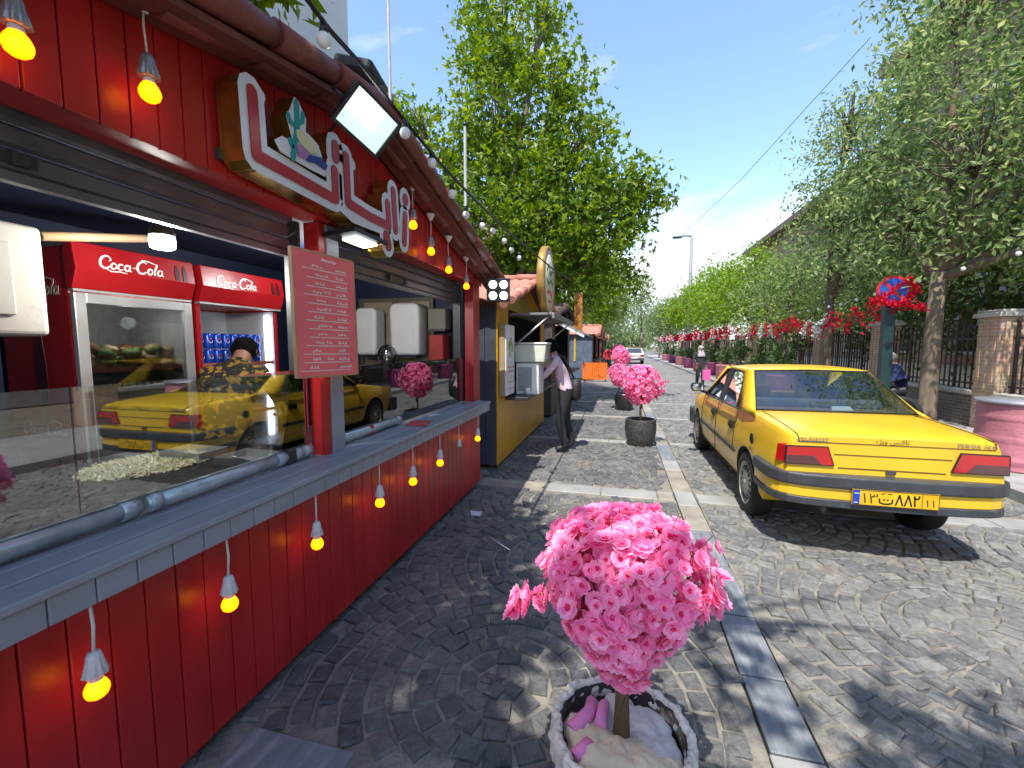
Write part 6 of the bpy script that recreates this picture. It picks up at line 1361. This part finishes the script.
# building behind the fence
BLD = brickmat('building_brick', (.3,.2,.13), (.37,.26,.18), (.36,.3,.24), 1.3)
r = empty('brick_building', (12.5,20,0), 'long tan brick building with projecting dark eaves behind the trees and fence', 'building')
mb = MB(); mb.box(12.2,24,23.5,46,0,10.1); mb.box(12.0,25,-8,23.4,0,13.4); obj('wall', mb, BLD, r)
mb = MB(); mb.box(11.2,24.5,23.7,46.5,10.1,10.5); mb.box(10.9,25.5,-9,23.6,13.4,13.85); obj('roof', mb, mat('eave_brown', (.16,.1,.07), .7), r)
mb = MB(); mb.box(11.93,12.19,-8,45.9,3.9,4.15); mb.box(11.95,12.19,-8,45.9,.0,.9); obj('stone_band', mb, STONE, r)
for i in range(11):
    for z in (1.4, 5.2, 8.6):
        y = -4+i*4.3; xx = 11.995 if y < 22.5 else 12.195
        if z > 8 and y > 22: continue
        mb = MB(); mb.box(xx-.09,xx-.002,y-.1,y+1.9,z-.1,z-.001); mb.box(xx-.06,xx-.002,y-.1,y-.001,z,z+2.1); mb.box(xx-.06,xx-.002,y+1.801,y+1.9,z,z+2.1); mb.box(xx-.06,xx-.002,y,y+1.8,z+2.0,z+2.1); mb.box(xx-.05,xx-.002,y+.87,y+.93,z,z+2.0); f = obj('window', mb, STONE, r)
        mb = MB(); mb.box(xx-.03,xx-.003,y,y+.869,z,z+2); mb.box(xx-.03,xx-.003,y+.931,y+1.8,z,z+2); obj('pane', mb, mat('dark_pane', (.03,.04,.05), .08), f)
# pale building top left
r = empty('pale_building', (-8,8,0), 'tall pale grey rendered building rising behind the red stall roof', 'building')
mb = MB(); mb.box(-20,-8,3.0,12.0,0,17); obj('wall', mb, mat('pale_render', (.6,.58,.54), .85, var=.06, scale=.6), r)
for z in (5,8.5,12):
    mb = MB(); mb.box(-7.998,-7.95,4.2,5.9,z,z+1.6); w = obj('window', mb, STONE, r); mb = MB(); mb.box(-7.949,-7.94,4.3,5.8,z+.1,z+1.5); obj('pane', mb, mat('dark_pane', (.03,.04,.05), .08), w)
# poles
r = empty('flag_pole', (-5.3,9.35,0), 'tall thin grey pole with small cap rising left of the big plane tree', 'pole')
mb = MB(); mb.tube([(-5.2,9.35,0),(-5.2,9.35,9.6)], [.05,.035], 8); obj('shaft', mb, mat('pole_grey', (.22,.23,.24), .5), r); mb = MB(); mb.ball((-5.2,9.35,9.65), .08, 10, 6); obj('cap', mb, DKGREY, r)
r = empty('light_pole', (-2.55,7.0,0), 'slim grey pole carrying the string lights in front of the plane tree', 'pole')
mb = MB(); mb.tube([(-2.55,7.0,0),(-2.55,7.0,5.2)], [.03,.025], 8); obj('shaft', mb, mat('pole_grey', (.22,.23,.24), .5), r); mb = MB(); mb.tube([(-2.55,7.0,5.205),(-2.55,7.0,5.25)], .035, 8); obj('cap', mb, DKGREY, r)
r = empty('street_lamp', (5.0,35,0), 'tall grey street lamp with one arm, far off above the trees', 'street lamp')
mb = MB(); mb.tube([(5.0,35,0),(5.0,35,9.7)], [.17,.1], 10); obj('pole', mb, mat('pole_grey', (.22,.23,.24), .5), r); mb = MB(); mb.tube([(5.0,35,9.7),(4.6,35,9.78),(4.1,35,9.75)], .07, 8); obj('arm', mb, mat('pole_grey', (.22,.23,.24), .5), r); mb = MB(); mb.box(3.65,4.3,34.85,35.15,9.62,9.76); obj('lamp_head', mb, DKGREY, r, bevel=.03)
# string lights over the stalls
wp = [at(300,-10,0,-1.0), at(330,30,0,-1.0), at(360,63,0,-1.0), at(404,120,0,-1.0), at(440,163,0,-1.0), at(475,200,0,-1.0), at(500,224,0,-1.0), at(517,239,0,-1.0)]
wp = [Vector((-1.0,-1.5,3.0))]+wp+[Vector((-1.0,6.5,2.75)), Vector((-1.02,9,2.95)), Vector((-1.2,11.5,3.1))]
r = empty('string_light_cable', wp[4], 'thick black cable of the string lights passing over the red stall roof edge', 'cable')
mb = MB(); mb.tube(wp, .0085, 6); obj('cable', mb, CABLE, r)
mb = MB(); mb.tube([w+Vector((.01,.0,-.012+.008*math.sin(i*2))) for i, w in enumerate(wp)], .005, 5); obj('thin_wire', mb, CABLE, r)
for i, (px, py) in enumerate(((324,40),(405,133),(432,163),(452,194),(466,215),(482,226),(493,231),(504,241),(511.5,250),(519,258))):
    p = at(px, py, 0, -1.0+.03*(i % 2)); sc = .9
    if i == 0:
        g = empty('string_bulb', p, '', 'bulb', 'unlit white bulbs of the string lights')
        mb = MB(); mb.ball(p, .024, 14, 10, 0, (1,1,1.1)); obj('globe', mb, BULBW, g); mb = MB(); mb.tube([p+Vector((0,0,.02)), p+Vector((0,0,.055))], [.015,.013], 10); obj('socket', mb, BLACK, g); b0 = g
    else: g = dup(b0, p)
    g['label'] = ('unlit white bulb of the string lights, nearest, in front of the pale building','unlit white bulb of the string lights directly beside the big floodlight','unlit white bulb of the string lights, first below the floodlight','unlit white bulb of the string lights beside the slim grey pole, upper','unlit white bulb of the string lights beside the slim grey pole, lower','unlit white string bulb, first right of the slim grey pole','unlit white string bulb, second right of the slim grey pole','unlit white string bulb, third right of the slim grey pole','unlit white string bulb, second from the round sign','unlit white string bulb nearest the round sign')[i]
# bulbs on the right
r = empty('string_light_cable', (4.9,14,2.7), 'thin wire with small white bulbs in front of the right hand trees', 'cable')
q = [Vector((5.6,8.0,3.0)), Vector((5.3,9.6,2.85)), Vector((5.1,12,2.65)), Vector((5.0,16,2.6)), Vector((4.9,24,2.6)), Vector((4.9,40,2.6))]; mb = MB(); mb.tube(q, .006, 5); obj('wire', mb, CABLE, r)
k = 0
for a_, b2 in zip(q, q[1:]):
    n_ = max(2, int((b2-a_).length/.55))
    for j in range(n_):
        p = a_.lerp(b2, j/n_)-Vector((0,0,.06))
        if k == 0: g = empty('string_bulb', p, 'small white bulb hanging on the thin wire before the right hand trees', 'bulb', 'small white bulbs on the right'); mb = MB(); mb.ball(p, .035, 10, 8); obj('globe', mb, BULBW, g); b1 = g
        else: dup(b1, p)
        k += 1
r = obj('overhead_wire', MB().tube([(3.5,28,8.2),(5.5,23.5,9.6),(8,18,12)], .012, 5), CABLE, loc=(5.5,23.5,9.6)); tag(r, 'thin dark overhead wire crossing the sky left of the big right hand tree', 'wire')
r = obj('black_tarpaulin', MB().obox(tuple(at(362,76,0,-1.42)), .22,.24,.06,(-.1,.25,.1)), mat('tarpaulin', (.03,.03,.035), .6, bump=.6), loc=(-1.42,2.2,2.98), bevel=.02); tag(r, 'black folded tarpaulin lying on the tile roof behind the floodlight', 'tarpaulin')
# litter
r = obj('drinking_straw', MB().tube([(-1.02,3.3,.018),(-.8,3.12,.018)], .005, 6), WHITE, loc=(-.9,3.2,.018)); tag(r, 'thin white straw lying on the shaded cobbles near the red stall', 'straw')
r = obj('paper_scrap', MB().obox((-1.28,3.75,.02), .12,.09,.004,(.1,.2,.5)), mat('pale_blue_paper', (.5,.55,.62), .7), loc=(-1.28,3.75,.02)); tag(r, 'small pale paper scrap by the foot of the red stall', 'paper')

# ------------------------------------------------------------------ trees
PLANE = leafmat('plane_leaf', [(.06,.12,.008),(.11,.2,.012),(.18,.28,.018),(.27,.35,.03)], .5, .45)
ASH = leafmat('ash_leaf', [(.09,.16,.045),(.14,.22,.07),(.21,.3,.1),(.3,.38,.15),(.42,.46,.2)], .5, .45)
ASHD = leafmat('garden_leaf', [(.04,.08,.02),(.07,.12,.03),(.12,.18,.05)], .4)
BRT = leafmat('bright_leaf', [(.12,.23,.02),(.2,.33,.03),(.3,.42,.05)], .5)
FARL = leafmat('hazed_far_leaf', [(.14,.2,.08),(.2,.27,.11),(.27,.33,.14)], .45)  # lighter greens put distance haze into the leaf colour
def tree(name, base, lobes, trunk_r, nleaf, size, lm, bm_, label, group, per=14, cl=.22, shape='star', keep=None, seed=1, twigs=26, fork=None, noleaf=False):
    rng = np.random.default_rng(seed); rr = random.Random(seed)
    root = empty(name, base, label, 'tree', group); base = Vector(base)
    fk = Vector(fork) if fork else Vector((base.x, base.y, min(l[0][2]-l[1] for l in lobes)+.2))
    tm = MB(); mid = base.lerp(fk,.5)+Vector((rr.uniform(-.06,.06), rr.uniform(-.06,.06), 0))
    tm.tube([base, base+Vector((0,0,.25)), mid, fk], [trunk_r*1.35, trunk_r*1.05, trunk_r*.95, trunk_r*.85], 14)
    V = []; F = []; vol = [l[1]**2.2 for l in lobes]; tot = sum(vol)
    bm2 = MB()
    for (c, R, sc), vv in zip([(l[0], l[1], l[2] if len(l) > 2 else (1,1,1)) for l in lobes], vol):
        c = Vector(c); m_ = fk.lerp(c,.5)+Vector((rr.uniform(-.2,.2), rr.uniform(-.2,.2), -.1*R))
        bm2.tube([fk-Vector((0,0,.15)), m_, c, c+Vector((rr.uniform(-.3,.3),rr.uniform(-.3,.3),R*.6))], [trunk_r*.6, trunk_r*.4, trunk_r*.24, .012], 8)
        ncl = max(4, int(nleaf/per*vv/tot)); tips = []
        for k in range(ncl):
            d = rng.normal(size=3); d /= np.linalg.norm(d); q = rng.uniform(.35,1)**.45*(1+.18*math.sin(d[0]*5+seed)+.15*math.sin(d[2]*7+d[1]*4+seed*2))
            p = Vector((c.x+d[0]*R*q*sc[0], c.y+d[1]*R*q*sc[1], c.z+d[2]*R*q*sc[2])); tips.append(p)
            if k < twigs: bm2.tube([c.lerp(m_, rr.random()*.6), c.lerp(p,.5)+Vector((rr.uniform(-.1,.1),rr.uniform(-.1,.1),.05)), p], [trunk_r*.1+.006, .012, .004], 5)
        for p in tips:
            if keep and not keep(p): continue
            for _ in range(per):
                o = p+Vector(rng.normal(size=3)*cl*np.array((1,1,.8)));
                a = Vector(rng.normal(size=3)); a.z -= .5; a.normalize(); b = a.cross(Vector(rng.normal(size=3))).normalized(); n_ = a.cross(b); s = size*rng.uniform(.6,1.35); k0 = len(V)
                if shape == 'star':      # lobed leaf: three points
                    V += [o, o+a*s*.35+b*s*.5+n_*s*.08, o+a*s*.45+b*s*.16, o+a*s, o+a*s*.45-b*s*.16, o+a*s*.35-b*s*.5+n_*s*.08]
                    F.append((k0,k0+1,k0+2,k0+3,k0+4,k0+5))
                else:
                    V += [o, o+a*s*.5+b*s*.2+n_*s*.05, o+a*s, o+a*s*.5-b*s*.2+n_*s*.05]; F.append((k0,k0+1,k0+2,k0+3))
    obj('trunk', tm, bm_, root)
    obj('branches', bm2, bm_, root)
    me = bpy.data.meshes.new('crown'); o0 = base
    me.from_pydata([tuple(v-o0) for v in V], [], F); me.materials.append(lm); co = bpy.data.objects.new('crown', me); put(co, root)
    return root
# big plane tree behind the stalls
tree('plane_tree', (-3.9,11.5,0), [((-6.4,12,7.7),.75),((-6.6,12,8.8),.35),((-5.75,12,8.2),.45),((-6.0,12,5.6),1.1),((-6.3,12,6.9),.55),((-5.2,12,3.9),1.0),((-3.4,12,5.2),2.3),((-1.5,12,5.0),1.8),((-.2,12,5.5),1.0),((.55,12.2,5.7),.6),((-4.9,12,5.0),1.4),((-4.9,12.3,7.0),.65),((-3.1,12,8.0),1.8),((-3.2,12,10.2),1.35),((-1.6,12,8.6),.75),((-2.1,12,10.4),.55),((-1.2,12,6.9),1.0),((-.6,12.2,4.0),1.2),((-2.6,12,3.6),1.3)], .22, 27000, .175, PLANE, BARK, 'big bright green plane tree rising behind the yellow stall', 'plane trees behind the stalls', seed=3, cl=.2)
tree('plane_tree', (-3.9,14.6,0), [((-3.2,14.6,5),1.8),((-2.1,14.2,4.8),1.1),((-1.2,13.9,4.6),.7),((-3.6,14.6,7),1.6)], .2, 5200, .2, PLANE, BARK, 'darker green plane tree behind the third stall, right of the big one', 'plane trees behind the stalls', seed=5, cl=.28)
tree('plane_tree', (-3.4,25,0), [((-2.2,25,4.8),2.3),((-.6,25,5),1.6),((-2.4,25,7),1.8)], .2, 3600, .25, PLANE, BARK, 'plane tree behind the pale slate blue stall', 'plane trees behind the stalls', seed=6, cl=.35)
for i, y in enumerate((34,46,60)):
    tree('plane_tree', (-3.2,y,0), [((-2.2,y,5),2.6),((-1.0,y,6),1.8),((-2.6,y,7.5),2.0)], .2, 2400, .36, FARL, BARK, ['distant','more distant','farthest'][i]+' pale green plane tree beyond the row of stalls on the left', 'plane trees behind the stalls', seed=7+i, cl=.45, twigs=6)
# right: big ash-like tree over the taxi and its neighbours
tree('ash_tree', (5.84,10.05,.11), [((6.3,10.0,5.0),2.3),((7.6,9.0,4.6),2.0),((6.9,9.3,7.6),2.3),((8.6,9.3,7.2),2.2),((5.9,11.2,4.3),1.3),((6.2,10.6,8.9),1.4),((8.2,9.5,9.8),2.0),((7.0,8.6,3.6),1.2)], .14, 34000, .135, ASH, BARKB, 'large pale leaved tree with stout trunk, right of the green post', 'trees along the right pavement', seed=11, per=20, cl=.19, shape='leaf', fork=(5.86,10.05,3.0), twigs=34)
tree('ash_tree', (5.6,13.6,.11), [((5.9,13.0,6.3),1.45),((5.6,13.2,7.5),.7),((6.2,13.4,4.3),1.6),((7.2,13.4,5.6),1.8),((5.3,13.2,5.0),.95),((6.9,13,8.2),.9)], .12, 17000, .125, ASH, BARKB, 'tall pale leaved tree behind the traffic sign, left of the stout one', 'trees along the right pavement', seed=12, per=20, cl=.19, shape='leaf', fork=(5.5,13.6,3.0))
labs = ['leafy tree behind the second garland span, above the taxi roof','bright green tree behind the third garland span','bright green tree above the walking woman','rounded bright green tree beyond the walking woman','small distant tree in the right hand row, first beyond the street lamp','small distant tree in the right hand row, second beyond the street lamp','small distant tree in the right hand row, last before the road end']
for i, y in enumerate((17.5,21.5,25.5,30.5,38,47,58)):
    lm = [ASH,BRT,BRT,BRT,BRT,FARL,FARL][i]; h = [4.8,5.5,5.6,6.1,6.2,6.2,6.3][i]; x = [5.9,5.7,5.5,5.4,5.2,5.0,4.9][i]
    tree('street_tree', (x,y,.11), [((x,y,h-1.4),1.5),((x-.8,y,h-1.9),1.05),((x+1.3,y,h-1.3),1.5),((x+.1,y,h-.4),.95)], .11, [6000,5400,4800,4000,2800,2200,2200][i], [.16,.18,.2,.23,.3,.38,.45][i], lm, BARKB, labs[i], 'trees along the right pavement', seed=30+i, cl=.3, shape='leaf', twigs=12)
r = None
tree('slim_tree', (4.75,15.2,.11), [((5.1,15.2,2.6),.5),((4.4,15.2,2.4),.35)], .045, 260, .12, BRT, BARKB, 'slim leaning young tree beside the first planter', 'young trees by the planters', seed=50, cl=.14, shape='leaf', fork=(4.95,15.2,2.1), twigs=5)
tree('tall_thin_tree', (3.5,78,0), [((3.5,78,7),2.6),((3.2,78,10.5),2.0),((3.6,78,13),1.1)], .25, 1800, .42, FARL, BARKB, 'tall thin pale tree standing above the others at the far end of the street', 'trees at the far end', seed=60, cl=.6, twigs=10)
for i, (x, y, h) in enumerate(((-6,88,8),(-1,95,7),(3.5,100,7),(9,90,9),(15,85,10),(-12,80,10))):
    tree('far_tree', (x,y,0), [((x,y,h-3),3.6),((x+2,y,h-4),2.8),((x-2,y,h-4.5),2.8),((x,y,3),2.6)], .3, 1900, .6, FARL, BARKB, ['pale tree closing the street end, behind the left stalls','pale tree closing the street end, directly behind the small cars','pale tree closing the street end, right of the small cars','pale tree at the street end, behind the right hand tree row','rightmost pale tree beyond the street end','leftmost pale tree beyond the street end'][i], 'trees at the far end', seed=70+i, cl=.8, twigs=4)
for i, (x, y) in enumerate(((9.3,9.2),(9.0,13.5),(9.2,18.5),(9.0,25))):
    tree('garden_tree', (x,y,0), [((x,y,2.6),1.5,(1,1.3,1)),((x,y+1.5,3.4),1.4),((x,y-1.5,3.2),1.4),((x+.3,y,4.6),1.5)], .14, 3600, .22, ASHD, BARKB, ['dark garden tree behind the fence above the pink drum','dark garden tree behind the fence bay left of the stout trunk','third dark garden tree behind the fence','fourth and farthest dark garden tree behind the fence'][i], 'garden trees behind the fence', seed=100+i, cl=.25, shape='leaf', twigs=8)
# tree standing behind the stall at the camera's back; its crown shades the near cobbles
def keep(p):
    k = p.z-.9; sx_, sy_ = .02-KX*k, 1.3-KY*k
    if math.hypot(p.x-sx_, p.y-sy_) < .7: return False
    k = p.z-.42
    if math.hypot(p.x-(.03-KX*k), p.y-(1.3-KY*k)) < .6: return False
    k = p.z; gx_, gy_ = p.x+KX*k, p.y+KY*k
    return not (gx_ > -.95 and gy_ > 3.45) and not (gx_ > .75 and not (1.05 < gx_ < 1.8 and 1.35 < gy_ < 1.95)) and not (-.2 < gx_ < .7 and 2.5 < gy_)
tree('plane_tree', (-4.4,-1.0,0), [((-1.6,-1.3,5.2),1.5),((-.3,-1.3,5.4),1.4),((.7,-1.2,5.3),1.2),((-1.2,.0,5.6),1.2),((-2.3,.6,5.5),1.0),((-3.6,-1.5,6),1.8),((1.3,-1.1,5.3),.9),((.3,-.3,5.7),1.0)], .25, 9500, .2, PLANE, BARK, 'plane tree whose crown shades the near end of the red stall', 'plane trees behind the stalls', seed=90, cl=.22, keep=keep, fork=(-3.9,-1.0,4.0), twigs=10)
tree('plane_tree', (-4.6,3.2,0), [((-2.3,2.5,4.2),.36),((-2.0,2.45,3.98),.2),((-2.7,2.6,4.4),.4)], .12, 620, .14, PLANE, BARK, 'young plane tree behind the red stall with leaves hanging over the roof', 'plane trees behind the stalls', seed=91, cl=.13, fork=(-3.9,2.9,4.3), twigs=6)
